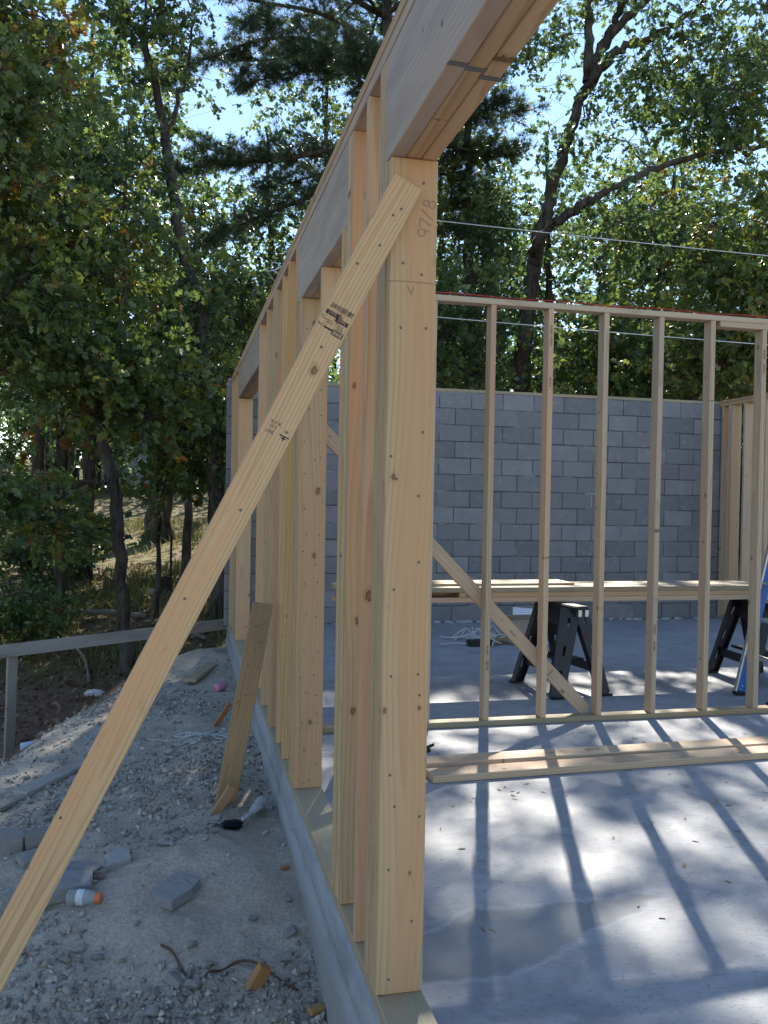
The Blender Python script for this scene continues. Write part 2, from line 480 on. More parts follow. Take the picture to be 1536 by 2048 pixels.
def tube_arrays(pts, rad, sides):
    pts = np.asarray(pts, float); n = len(pts)
    rad = np.broadcast_to(np.asarray(rad, float), (n,))
    t = np.gradient(pts, axis=0); t /= np.linalg.norm(t, axis=1)[:, None] + 1e-9
    ref = np.array((0, 0, 1.0)) if abs(t[0][2]) < 0.8 else np.array((1.0, 0, 0))
    u = np.cross(t, ref); u /= np.linalg.norm(u, axis=1)[:, None] + 1e-9
    w = np.cross(t, u)
    a = np.arange(sides) / sides * 2 * math.pi
    V = pts[:, None, :] + rad[:, None, None] * (np.cos(a)[None, :, None] * u[:, None, :] + np.sin(a)[None, :, None] * w[:, None, :])
    i = np.arange(n - 1)[:, None]; j = np.arange(sides)[None, :]; j2 = (j + 1) % sides
    Q = np.stack([i * sides + j, i * sides + j2, (i + 1) * sides + j2, (i + 1) * sides + j], -1).reshape(-1, 4)
    return V.reshape(-1, 3), Q

def tubes_mesh(name, tubes, mat, smooth=True):
    Vs, Qs, o = [], [], 0
    for pts, rad, sides in tubes:
        v, q = tube_arrays(pts, rad, sides)
        Vs.append(v); Qs.append(q + o); o += len(v)
    V = np.concatenate(Vs); Q = np.concatenate(Qs)
    return np_mesh(name, V, mat=mat, smooth=smooth, loops=Q.ravel(), counts=np.full(len(Q), 4))

def smooth_path(pts, per=6):
    """Catmull-Rom through pts"""
    p = np.asarray(pts, float)
    if len(p) < 3:
        t = np.linspace(0, 1, per + 1)[:, None]
        return p[0] * (1 - t) + p[-1] * t
    q = np.vstack([2 * p[0] - p[1], p, 2 * p[-1] - p[-2]])
    out = []
    for i in range(1, len(q) - 2):
        t = np.linspace(0, 1, per, endpoint=False)[:, None]
        a, b, c, d = q[i - 1], q[i], q[i + 1], q[i + 2]
        out.append(0.5 * ((2 * b) + (-a + c) * t + (2 * a - 5 * b + 4 * c - d) * t ** 2 + (-a + 3 * b - 3 * c + d) * t ** 3))
    out.append(p[-1:])
    return np.vstack(out)

def _hash(i,j,s):
    n=(i*374761393+j*668265263+s*974634777)&0xffffffff
    n=((n^(n>>13))*1274126177)&0xffffffff
    return ((n^(n>>16))&0xffff)/65535.0
def vnoise(x,y,s=0):
    xi=np.floor(x).astype(np.int64);yi=np.floor(y).astype(np.int64);u=x-xi;v=y-yi
    u=u*u*(3-2*u);v=v*v*(3-2*v)
    a=_hash(xi,yi,s);b=_hash(xi+1,yi,s);c=_hash(xi,yi+1,s);d=_hash(xi+1,yi+1,s)
    return (a*(1-u)+b*u)*(1-v)+(c*(1-u)+d*u)*v-.5
def sstep(a,b,t):
    t=np.clip((t-a)/(b-a),0,1);return t*t*(3-2*t)
def ground_z(x,y):
    x=np.asarray(x,float);y=np.asarray(y,float)
    w=np.interp(y,[-4,-1,.2,.68,.97,1.25,1.75,2.8,3.8,5,7.2,8.2,12],[-.5,-.5,-.5,-.45,-.40,-.34,-.28,-.29,-.28,-.30,-.33,-.5,-.7])
    near=w-.04*np.clip(-x,0,3)
    near=near+.07*np.exp(-((x+.75)**2/.25+(y-2.6)**2/.5))+.05*np.exp(-((x+.55)**2/.12+(y-1.75)**2/.12))
    e=(x+1.64)*-.96+(y-3.2)*.279
    e2=e+.35*vnoise(x*.8,y*.8,3)+.5*np.clip(y-7.6,0,3)
    z=near-1.0*sstep(-.1,2.2,e2)
    z=z+.13*np.clip(y-6.5,0,7)+.085*np.clip(y+.1*np.abs(x)-13.5,0,60)+.03*np.clip(-x-6,0,40)
    far=sstep(6,14,y)
    z=z+far*(.5*vnoise(x*.13,y*.13,5)+.18*vnoise(x*.5,y*.5,6))
    n=.07*vnoise(x*1.7,y*1.7,1)+.035*vnoise(x*5,y*5,2)+.018*vnoise(x*13,y*13,4)+.009*vnoise(x*31,y*31,7)
    return z+n

# ------------------------------------------------------------------ terrain
def grid_axis(bands):
    out = []
    for a, b, st in bands:
        n = max(1, int(round((b - a) / st)))
        out.append(np.linspace(a, b, n, endpoint=False))
    out.append(np.array([bands[-1][1]]))
    return np.concatenate(out)
gx = grid_axis([(-400, -60, 40), (-60, -12, 3), (-12, -4, .4), (-4, -2, .07), (-2, 0.06, .03), (0.06, 2, .4), (2, 20, 1.0), (20, 80, 6), (80, 400, 40)])
gy = grid_axis([(-400, -40, 45), (-40, -4, 3), (-4, 0.4, .2), (0.4, 4.5, .03), (4.5, 9, .06), (9, 20, .3), (20, 60, 2), (60, 100, 8), (100, 400, 50)])
X, Y = np.meshgrid(gx, gy)
Z = ground_z(X, Y)
inb = (X > 0.05) & (X < 7.2) & (Y > -3.6) & (Y < 7.9)
Z = np.where(inb, np.minimum(Z, -0.5), Z)
def zone_val(x, y):
    e = (x + 1.64) * -.96 + (y - 3.2) * .279 + .5 * vnoise(x * .9, y * .9, 9)
    return np.clip(sstep(0.0, .8, e) + sstep(9.0, 12.0, y + .8 * vnoise(x * .6, y * .6, 12)) + sstep(-5, -7, x), 0, 2)
ny, nx = X.shape
idx = np.arange(ny * nx).reshape(ny, nx)
Q = np.stack([idx[:-1, :-1], idx[:-1, 1:], idx[1:, 1:], idx[1:, :-1]], -1).reshape(-1, 4)
gm = np_mesh("ground", np.stack([X, Y, Z], -1), mat=GROUND, smooth=True, loops=Q.ravel(), counts=np.full(len(Q), 4), attr={'zone': zone_val(X, Y).ravel()})
ground = tag(link("ground", gm), "uneven soil and rubble ground around the new slab", kind='structure')
del ground['label']

# ------------------------------------------------------------------ slab and foundation
SL_Y0, SL_Y1, SL_X1 = -3.4, 7.80, 6.75
bm = bmesh.new(); bm_box(bm, Matrix.Translation((0.004 + SL_X1 / 2, (SL_Y0 + SL_Y1) / 2, -0.05)), SL_X1, SL_Y1 - SL_Y0, 0.10)
slab = bm_obj("floor_slab", bm, SLAB); slab['kind'] = 'structure'
# stem wall face: formed concrete with an irregular lift line, from under the plate to below the soil
ys = np.linspace(SL_Y0, SL_Y1, 420)
rowsz = [(-.002, .004), (-.010, -.004), (-.10, -.006), (-.150, -.007), (-.160, .003), (-.172, -.012), (-.30, -.012), (-.9, -.016)]
V = []
for zi, (zz_, xx_) in enumerate(rowsz):
    wob = .012 * vnoise(ys * 3.1, ys * 0 + 2.5, 21) + .006 * vnoise(ys * 17, ys * 0 + .5, 22)
    zz2 = zz_ + (wob if 3 <= zi <= 5 else 0)
    xj = xx_ + .003 * vnoise(ys * 9, ys * 0 + zi, 23)
    if zi == 4: xj = xj - .004 * (vnoise(ys * 6, ys * 0 + 7, 24) + .3)
    V.append(np.stack([xj, ys, zz2 + ys * 0], -1))
V = np.array(V); nr, nc = V.shape[:2]
idx = np.arange(nr * nc).reshape(nr, nc)
Q = np.stack([idx[:-1, :-1], idx[1:, :-1], idx[1:, 1:], idx[:-1, 1:]], -1).reshape(-1, 4)
fm = np_mesh("foundation", V.reshape(-1, 3), mat=FOUND, smooth=False, loops=Q.ravel(), counts=np.full(len(Q), 4))
fnd = link("foundation_wall", fm); fnd['kind'] = 'structure'

# ------------------------------------------------------------------ long stud wall
S = 0.038
Wd = 0.140
TOPZ = 2.850
STUD_TOP = TOPZ - 2 * S - .001
HB = 2.465       # underside of the headers
wall = empty("stud_wall", (0, 0, 0), "long framed wall of pale studs running away beside the gravel bank, with deep headers", "framed wall")
ibox("bottom_plate", 0.0, Wd, -3.2, 7.56, 0.0015, S, WOOD_TREAT, wall)
ibox("top_plate", -.002, Wd - .002, -3.1, 3.3, TOPZ - S, TOPZ, WOOD, wall)
ibox("top_plate", 0.001, Wd + .001, 3.303, 7.56, TOPZ - S, TOPZ, WOOD, wall)
ibox("top_plate", 0.0, Wd, -3.1, 1.2, TOPZ - 2 * S - .0005, TOPZ - S - .001, WOOD_HEAD, wall)
ibox("top_plate", -.001, Wd, 1.203, 7.56, TOPZ - 2 * S - .0005, TOPZ - S - .001, WOOD_HEAD, wall)

def stud(y, top=STUD_TOP, bot=S + .0005, mat=WOOD, x0=0.0, w=Wd, par=wall):
    """stud with its broad face at y looking towards the opening"""
    jx, jl = rng.normal(0, .0016), rng.normal(0, .0025)
    a = (x0 + w / 2 + jx, y + S / 2 - .0006, bot); b = (x0 + w / 2 + jx + jl, y + S / 2 - .0006 + rng.normal(0, .0006), top)
    me = board_mesh(top - bot, w, S - .0016, mat, .003)
    return link("stud", me, par, frame_matrix(Vector(b) - Vector(a), (0, 1, 0), (Vector(a) + Vector(b)) / 2))
def jack(y, **kw):
    o = stud(y, top=HB - .001, **kw); o.name = "jack_stud"; return o

post = jack(0.0, mat=WOOD_POST); jack(S)
stud(2 * S); stud(3 * S)
stud(.308)
stud(.575); stud(.575 + S)
jack(.575 + 2 * S); jack(.575 + 3 * S)
# short block hanging under the second header
o = ibox("cripple_block", .004, .138, 1.225, 1.262, 2.13, HB - .001, WOOD, wall); 
for q in range(4): 
    o = jack(1.823 + q * S, mat=WOOD if q else WOOD_POST)
stud(1.823 + 4 * S + .004); stud(1.823 + 5 * S + .004)
stud(2.31); stud(2.63)
stud(2.975); stud(3.013); stud(3.10)
stud(3.56)
stud(4.10)
jack(4.10 + S)
jack(6.345, mat=WOOD_POST); jack(6.345 + S)
stud(6.345 + 2 * S); stud(6.345 + 3 * S)
stud(6.86); stud(7.20); stud(7.44); stud(7.515)
# near post of the wide opening (behind the photographer)
jack(-2.95); jack(-2.912); stud(-2.988)

def header(y0, y1, z0, z1, parent=wall):
    ply = []
    xs = [0.0, 0.0464, 0.0930]
    for i, x in enumerate(xs):
        th = .0462 if i < 2 else .0465
        dz = (0, .0012, .0005)[i]
        ply.append(ibox("header_board", x + .0004, x + th, y0, y1, z0 + dz, z1, WOOD_HEAD if i == 0 else WOOD, parent, axis=1))
    return ply
header(-2.91, 2 * S - .001, HB, STUD_TOP - .004)
header(.575 + 2 * S + .001, 1.975, HB, STUD_TOP - .004)
header(4.10 + S + .001, 6.345 + 2 * S - .001, HB + .01, STUD_TOP - .004)

def discs(name, pts, nrm, r, mat, parent, seg=8, h=.002):
    """small nail heads joined in one part"""
    bm = bmesh.new()
    n = Vector(nrm).normalized()
    q = n.to_track_quat('Z', 'Y').to_matrix().to_4x4()
    for p in pts:
        bmesh.ops.create_cone(bm, cap_ends=True, segments=seg, radius1=r, radius2=r * .8, depth=h, matrix=Matrix.Translation(Vector(p) + n * (h / 2 - .0006)) @ q)
    return bm_obj(name, bm, mat, parent, M=Matrix.Identity(4))
nails = []
for zz_ in np.linspace(.09, 2.40, 11):
    nails += [(.035 + rng.normal(0, .008), -.0002, zz_ + rng.normal(0, .07)), (.105 + rng.normal(0, .008), -.0002, zz_ + rng.normal(0, .05))]
o = discs("nail_heads", nails, (0, -1, 0), .0042, NAIL, post); o['kind'] = 'stuff'
nl = []
for zz_ in np.concatenate([np.linspace(.08, .7, 7), np.linspace(.9, 2.3, 11)]):
    nl += [(.045 + rng.normal(0, .014), 1.8228, zz_ + rng.normal(0, .04)), (.10 + rng.normal(0, .014), 1.8228, zz_ + rng.normal(0, .04))]
jb = [o for o in wall.children if o.name.startswith("jack_stud") and abs(parent_world(o).translation.y - (1.823 + S / 2)) < .01][0]
o = discs("nail_heads", nl, (0, -1, 0), .0042, NAIL, jb); o['kind'] = 'stuff'
jc = [o for o in wall.children if o.name.startswith("jack_stud") and abs(parent_world(o).translation.y - (6.345 + S / 2)) < .01][0]
nl = [(.03 + .08 * (i % 2) + rng.normal(0, .01), 6.3448, .1 + i * .19 + rng.normal(0, .05)) for i in range(12)]
o = discs("nail_heads", nl, (0, -1, 0), .005, NAIL, jc); o['kind'] = 'stuff'

# ink and pencil marks -------------------------------------------------
def strokes(name, polys, O, ux, uy, n, w, mat, parent):
    """flat pen strokes lying on a face: polylines in (u, v) metres from O"""
    O, ux, uy, n = Vector(O), Vector(ux).normalized(), Vector(uy).normalized(), Vector(n).normalized()
    bm = bmesh.new()
    for pl in polys:
        for (a, b) in zip(pl[:-1], pl[1:]):
            a2, b2 = Vector(a), Vector(b)
            d = b2 - a2
            if d.length < 1e-6: continue
            d.normalize(); s = Vector((-d.y, d.x)) * w / 2
            a2 = a2 - d * w * .3; b2 = b2 + d * w * .3
            lift = .0005 + .00002 * (len(bm.faces) % 9)
            vs = [bm.verts.new(O + ux * p.x + uy * p.y + n * lift) for p in (a2 + s, a2 - s, b2 - s, b2 + s)]
            bm.faces.new(vs)
    return bm_obj(name, bm, mat, parent, M=Matrix.Identity(4))

def text_mesh(name, body, size, O, ux, uy, n, mat, parent, lift=.0006):
    cu = bpy.data.curves.new("lettering", 'FONT')
    cu.body = body; cu.size = size; cu.align_x = 'CENTER'; cu.align_y = 'CENTER'; cu.resolution_u = 2
    tmp = bpy.data.objects.new("lettering", cu); COL.objects.link(tmp)
    dg = bpy.context.evaluated_depsgraph_get()
    me = bpy.data.meshes.new_from_object(tmp.evaluated_get(dg))
    bpy.data.objects.remove(tmp); bpy.data.curves.remove(cu)
    me.materials.clear(); me.materials.append(mat)
    O, ux, uy, n = Vector(O), Vector(ux).normalized(), Vector(uy).normalized(), Vector(n).normalized()
    m = Matrix.Identity(4)
    for i in range(3):
        m[i][0], m[i][1], m[i][2], m[i][3] = ux[i], uy[i], n[i], (O + n * lift)[i]
    return link(name, me, parent, m)

# handwriting on the opening face of the near post: 9 7/8 written up the post
def digit(ch):
    c = lambda cx, cy, rx, ry, a0=0, a1=360, k=14: [(cx + rx * math.cos(R(a0 + (a1 - a0) * i / k)), cy + ry * math.sin(R(a0 + (a1 - a0) * i / k))) for i in range(k + 1)]
    return {'9': [c(.5, .68, .3, .3), [(.8, .68), (.72, .0)]], '7': [[(.1, .95), (.85, 1.0), (.4, .0)]],
            '/': [[(.05, -.05), (.75, 1.05)]], '8': [c(.5, .74, .24, .25), c(.5, .25, .3, .27)]}[ch]
pol = []
for i, ch in enumerate("97/8"):
    for pl in digit(ch):
        pol.append([((i * .85 + x) * .034, y * .036) for x, y in pl])
strokes("pencil_figures", pol, (.118, -.0003, 2.232), (.18, 0, 1), (-1, 0, .18), (0, -1, 0), .0022, PENCIL, post)
strokes("pencil_line", [[(0, 0), (.07, .002), (.137, .0)], [(.055, -.01), (.068, -.035), (.075, -.012)]], (.0015, -.0003, 2.108), (1, 0, 0), (0, 0, 1), (0, -1, 0), .0018, PENCIL, post)
strokes("pencil_mark", [[(0, 0), (.055, .02)], [(0, 0), (.04, .055)]], (.02, 1.8226, .33), (1, 0, -.3), (0, 0, 1), (0, -1, 0), .003, PENCIL, jb)
# blue marker lines on the header underside
hb = [o for o in wall.children if o.name.startswith("header_board")]
strokes("marker_line", [[(0.004, .0), (.042, .002)]], (0.0, -.545, HB - .0003), (1, 0, 0), (0, 1, 0), (0, 0, -1), .02, plain("blue_chalk_mark", (.15, .14, .145), .8, .1), hb[0])
strokes("marker_line", [[(0.0, .0), (.042, .002)]], (0.048, -.53, HB + .0009), (1, 0, 0), (0, 1, 0), (0, 0, -1), .02, bpy.data.materials["blue_chalk_mark"], hb[1])
strokes("marker_line", [[(0.0, .0), (.044, .002)]], (0.095, -.50, HB + .0002), (1, 0, 0), (0, 1, 0), (0, 0, -1), .02, bpy.data.materials["blue_chalk_mark"], hb[2])

# ------------------------------------------------------------------ partition frame
PY, PD = 2.9226, 0.089
part = empty("partition_frame", (0.14, PY, 0), "see-through partition of thin studs crossing the slab in front of the grey block wall", "framed wall")
ibox("bottom_plate", .143, 5.9, PY, PY + PD, .0015, S, WOOD_TREAT, part)
ibox("top_plate", .143, 5.9, PY, PY + PD, 2.764, 2.802, WOOD_PALE, part)
ibox("lower_top_plate", 3.085, 5.9, PY + .001, PY + PD - .001, 2.724, 2.7632, WOOD_PALE, part)
pst = []
for i in range(-3, 10):
    xr = 1.4277 + .406 * i
    top = 2.7232 if i >= 5 else 2.7632
    a = (xr - S / 2, PY + PD / 2 + rng.normal(0, .001), S + .0005); b = (xr - S / 2 + rng.normal(0, .003), PY + PD / 2, top)
    if i == 4: top = 2.7632
    me = board_mesh(top - S - .0005, PD - .002, S, WOOD_PALE, .003)
    pst.append(link("stud", me, part, frame_matrix(Vector(b) - Vector(a), (1, 0, 0), (Vector(a) + Vector(b)) / 2)))
# mill stamps on some partition studs
def stampbars(name, O, ux, uy, n, parent, sz=.02, mat=INK):
    pl = []
    u = -1.6
    r_ = np.random.default_rng(int(abs(O[0] * 1000) + abs(O[2]) * 100))
    while u < 1.6:
        h = r_.uniform(.45, 1.0)
        pl.append([(u * sz, -h * sz * .5), (u * sz + r_.normal(0, .1) * sz, h * sz * .5)])
        if r_.random() < .4: pl.append([(u * sz, -h * sz * .4), (u * sz + .25 * sz, -h * sz * .4)])
        u += r_.uniform(.2, .45)
    return strokes(name, pl, O, ux, uy, n, sz * .13, mat, parent)
for xi, zs in ((0, (.50, .40)), (1, (2.62, 2.55, 2.28)), (3, (.62, .50)), (5, (2.55, 2.45))):
    xf = 1.4277 + .406 * xi - S / 2
    for zz_ in zs:
        stampbars("mill_stamp", (xf, PY - .0003, zz_), (0, 0, 1), (-1, 0, 0), (0, -1, 0), pst[xi + 3], .019, INK_SOFT)

# ------------------------------------------------------------------ block wall
bw = empty("block_wall", (0, 7.587, 0), "grey concrete block wall closing the far side of the slab under a timber sill", "block wall")
CH, CL = .1995, .4064
BWX0, BWX1 = -.048, 6.62
bm = bmesh.new(); bm_box(bm, Matrix.Translation(((BWX0 + BWX1) / 2, 7.587 + .1, 14 * CH / 2)), BWX1 - BWX0 - .012, .188, 14 * CH - .004)
bm_obj("mortar", bm, MORTAR, bw, M=Matrix.Identity(4))
def block_mesh(L):
    key = ('blk', round(L, 3))
    if key in _cache: return _cache[key]
    bm = bmesh.new(); bmesh.ops.create_cube(bm, size=1.0)
    bmesh.ops.scale(bm, vec=(L - .010, .199, CH - .010), verts=bm.verts)
    bmesh.ops.bevel(bm, geom=bm.edges[:], offset=.004, segments=1, affect='EDGES')
    me = bpy.data.meshes.new("block"); bm.to_mesh(me); bm.free(); me.materials.append(BLOCK)
    _cache[key] = me
    return me
nblk = 0
for c in range(14):
    off = .0346 if (13 - c) % 2 == 0 else .0346 + CL / 2
    js = [BWX0] + [x for x in (off + CL * q for q in range(-1, 20)) if BWX0 + .06 < x < BWX1 - .06] + [BWX1]
    for a, b in zip(js[:-1], js[1:]):
        M_ = Matrix.Translation(((a + b) / 2, 7.587 + .0995 + rng.normal(0, .0016), CH * (c + .5) + rng.normal(0, .0012))) @ Matrix.Rotation(rng.normal(0, .004), 4, 'Y') @ Matrix.Rotation(rng.normal(0, .003), 4, 'Z')
        link("block", block_mesh(b - a), bw, M_); nblk += 1
ibox("sill_plate", BWX0 + .01, BWX1, 7.60, 7.785, 14 * CH + .001, 14 * CH + .039, WOOD_TREAT, bw)
# mortar droppings along the foot of the wall
bm = bmesh.new()
for q in range(90):
    x = rng.uniform(.2, 6.2)
    M_ = Matrix.Translation((x, 7.575 - abs(rng.normal(0, .03)), .006)) @ Matrix.Rotation(rng.uniform(0, 6), 4, 'Z')
    s_ = rng.uniform(.01, .035)
    bmesh.ops.create_icosphere(bm, subdivisions=1, radius=1, matrix=M_ @ Matrix.Diagonal((s_ * rng.uniform(.8, 2.5), s_, s_ * .6, 1)))
o = bm_obj("mortar_droppings", bm, plain("dry_mortar", (.42, .42, .41), .95, .1, .2, 60)); o['kind'] = 'stuff'

# ------------------------------------------------------------------ far right side frame
rx = 6.30
sf = empty("side_frame", (rx, 7.5, 0), "far right stud frame meeting the block wall in its corner", "framed wall")
ibox("bottom_plate", rx, rx + Wd, 3.2, 7.583, .0015, S, WOOD_TREAT, sf)
ibox("top_plate", rx, rx + Wd, 3.2, 7.583, 2.802, 2.84, WOOD, sf)
ibox("top_plate", rx + .001, rx + Wd - .001, 3.2, 7.583, 2.763, 2.8012, WOOD, sf)
for y in (7.545, 7.40, 7.362, 7.10, 6.70, 6.30, 5.9, 5.5, 5.1, 4.7, 4.3, 3.9):
    a = (rx + Wd / 2, y - S / 2, S + .0005)
    me = board_mesh(2.7625 - S, Wd, S - .001, WOOD_PALE, .003)
    link("stud", me, sf, frame_matrix((0, 0, 1), (0, 1, 0), (rx + Wd / 2, y - S / 2, (2.7625 + S) / 2)))

# red layout string on the partition's top plate
def tube_obj(name, pts, r, mat, sides=5, parent=None, smooth_per=0):
    p = smooth_path(pts, smooth_per) if smooth_per else np.asarray(pts, float)
    return link(name, tubes_mesh(name, [(p, r, sides)], mat), parent)
xs = np.linspace(.15, 5.9, 60)
tag(tube_obj("chalk_string", np.stack([xs, PY + .02 + .006 * np.sin(xs * 9), 2.809 + .006 * np.abs(np.sin(xs * 4.2)) + .004], -1), .0045, plain("red_string", (.30, .035, .03), .8, .1)),
    "thin dark red string lying along the top of the partition", "string")

# ------------------------------------------------------------------ braces
br = board("brace_board", (-1.47, -.020, -.640), (.046, -.020, 2.383), .0885, .037, (0, -1, 0), WOOD_BRACE)
tag(br, "long clean 2x4 brace slanting across the picture from the near post down to the gravel", "brace")
bd = Vector((.046 + 1.47, 0, 2.383 + .640)).normalized()          # up along the board
bx = Vector((bd.z, 0, -bd.x))                                      # across the board, to the right
bnorm = Vector((0, -1, 0))
def on_brace(px_z, across):
    t = (px_z - 2.383) / bd.z
    p = Vector((.046, -.0386, 2.383)) + bd * t + bx * across
    return p
# first grade stamp (dark boxes, bar row, framed oval)
zc = 1.985
pl = []; r_ = np.random.default_rng(5)
u = -.034
while u < .034:
    h = r_.uniform(.010, .017); s0 = .002
    pl.append([(u - s0, -h / 2), (u + s0, h / 2)]); u += r_.uniform(.0028, .0048)
strokes("stamp_bars", pl, on_brace(zc + .022, .004), bx, bd, bnorm, .0017, INK, br)
for dx, dz in ((-.016, .002), (.018, -.006)):
    o = on_brace(zc + dz, dx)
    strokes("stamp_box", [[(-.0155, 0), (.0155, 0)]], o, bx, bd, bnorm, .0125, INK, br)
    text_mesh("stamp_lettering", "SYPS", .0125, o, bx, bd, bnorm, WOOD_BRACE, br, lift=.0012)
for i, (dx, dz, w) in enumerate(((-.022, -.017, .030), (-.012, -.0225, .020), (.020, -.018, .016), (.022, -.0225, .020), (.022, -.027, .020), (-.037, -.012, .008))):
    strokes("stamp_small_print", [[(q, 0), (min(q + .0022, w / 2), 0)] for q in np.arange(-w / 2, w / 2, .0034)], on_brace(zc + dz, dx), bx, bd, bnorm, .0024, INK_SOFT, br)
text_mesh("stamp_lettering", "No2", .0125, on_brace(zc - .034, -.030), bx, bd, bnorm, INK, br)
strokes("stamp_small_print", [[(q, 0), (q + .003, 0)] for q in np.arange(-.012, .010, .004)], on_brace(zc - .036, -.006), bx, bd, bnorm, .005, INK, br)
oo = on_brace(zc - .038, .022)
strokes("stamp_frame", [[(-.016, -.007), (.016, -.007), (.016, .007), (-.016, .007), (-.016, -.007)]], oo, bx, bd, bnorm, .0022, INK, br)
strokes("stamp_frame", [[(.0135 * math.cos(q), .0048 * math.sin(q)) for q in np.linspace(0, 6.29, 18)], [(-.008, 0), (.008, 0)]], oo, bx, bd, bnorm, .0014, INK, br)
# second stamp, upside down
zc = 1.665
text_mesh("stamp_lettering", "8-7-9", .0135, on_brace(zc + .016, -.014), -bx, -bd, bnorm, INK, br)
text_mesh("stamp_lettering", "5 L5", .0125, on_brace(zc + .004, -.016), -bx, -bd, bnorm, INK, br)
text_mesh("stamp_lettering", "2H7", .0145, on_brace(zc - .010, -.018), -bx, -bd, bnorm, INK, br)
text_mesh("stamp_lettering", "49", .0125, on_brace(zc + .007, .024), -bx, -bd, bnorm, INK, br)
strokes("stamp_mark", [[(-.014, 0), (.014, 0)], [(-.006, -.006), (.006, -.006)], [(0, 0), (0, -.012)]], on_brace(zc - .006, .024), bx, bd, bnorm, .0034, INK, br)
o = discs("nail_heads", [on_brace(2.31, .018), on_brace(2.285, .006), on_brace(2.20, .012), on_brace(2.13, -.02), on_brace(1.90, .0), on_brace(1.45, .012), on_brace(1.20, -.01), on_brace(.62, -.03), on_brace(.28, -.034)], (0, -1, 0), .0045, NAIL, br); o['kind'] = 'stuff'

b2 = board("brace_board", (-.292, 2.592, -.30), (-.092, 2.592, .868), .118, .036, (0, -1, 0), WOOD_DIRTY)
tag(b2, "short dirty brace with bent nails leaning on the long wall, its foot on the gravel", "brace")
b2d = Vector((.2, 0, 1.168)).normalized(); b2x = Vector((b2d.z, 0, -b2d.x))
tb = []
for t, a_, ln in ((.12, -.01, .03), (.2, .03, .03), (.52, -.03, .03), (.48, .005, .03), (.1, .035, .025)):
    p = Vector((-.092, 2.5745, .868)) - b2d * t * 1.1 + b2x * a_
    tb.append((np.array([p, p + Vector((0, -.012, .001)), p + Vector((-.022, -.02, -.004))]), .0016, 5))
link("bent_nails", tubes_mesh("bent_nails", tb, NAIL), b2, Matrix.Identity(4))['kind'] = 'stuff'
o = discs("nail_heads", [Vector((-.092, 2.574, .868)) - b2d * t + b2x * q for t, q in ((.03, -.03), (.04, .035), (.17, -.01), (.18, .02), (.26, 0), (.36, -.02), (.41, .02), (.6, -.03), (.68, .0), (.86, .02))], (0, -1, 0), .004, NAIL, b2); o['kind'] = 'stuff'

sK = board("stake_piece", (-.395, 2.40, -.33), (-.262, 2.40, -.125), .052, .026, (.3, -1, .25), WOOD_STAKE)
tag(sK, "small wooden stake driven at a slant against the foot of the short brace", "stake")
sK2 = board("stake_piece", (-.335, .93, -.53), (-.222, .93, -.345), .052, .042, (.35, -1, .2), WOOD_STAKE)
tag(sK2, "orange-brown wood offcut sticking up out of the gravel near the bottom edge", "offcut")
sK3 = board("stake_piece", (-.30, 4.42, -.36), (-.16, 4.38, -.13), .042, .02, (.4, -1, .2), WOOD_STAKE)
tag(sK3, "thin brown stake leaning on the bank behind the short brace", "stake")

# diagonal brace on the far side of the partition
hv = math.sqrt(.5)
b3 = board("brace_board", (.20, PY + PD + .020, 2.285 - .20 - .063), (2.172, PY + PD + .020, .0505), .0885, .037, (0, -1, 0), WOOD_PALE)
tag(b3, "diagonal 2x4 brace nailed behind the partition studs, down to its bottom plate", "brace")
stampbars("mill_stamp", (1.62, PY + PD + .0012, .595), (1, 0, -1), (1, 0, 1), (0, -1, 0), b3, .018, INK_SOFT)
stampbars("mill_stamp", (1.90, PY + PD + .0012, .325), (1, 0, 1), (-1, 0, 1), (0, -1, 0), b3, .017, INK_SOFT)

# ------------------------------------------------------------------ boards on the slab
f1 = board("loose_board", (.735, 1.952, .0205), (4.3, 2.065, .0205), .135, .038, (0, 0, 1), WOOD_PALE)
tag(f1, "front one of two long boards lying flat on the slab, its cut end in view", "board")
f2 = board("loose_board", (.35, 2.168, .0205), (4.3, 2.205, .0205), .140, .038, (0, 0, 1), WOOD_PALE)
tag(f2, "rear one of two long boards lying flat on the slab, running behind the post", "board")
stampbars("mill_stamp", (1.80, 2.19, .0398), (1, 0, 0), (0, 1, 0), (0, 0, 1), f2, .028, INK_SOFT)
cl = empty("spring_clamp", (.80, 2.30, .040), "small black clamp lying on the boards beside the post", "clamp")
bm = bmesh.new()
bm_box(bm, Matrix.Translation((.80, 2.29, .052)) @ Matrix.Rotation(.3, 4, 'Z'), .09, .035, .022)
bmesh.ops.bevel(bm, geom=bm.edges[:], offset=.006, segments=2, affect='EDGES')
bm_obj("body", bm, BLACK_PLASTIC, cl, M=Matrix.Identity(4))
bm = bmesh.new()
bm_box(bm, Matrix.Translation((.835, 2.31, .068)) @ Matrix.Rotation(-.5, 4, 'Z') @ Matrix.Rotation(-.5, 4, 'Y'), .07, .022, .014)
bm_obj("handle", bm, BLACK_PLASTIC, cl, M=Matrix.Identity(4))

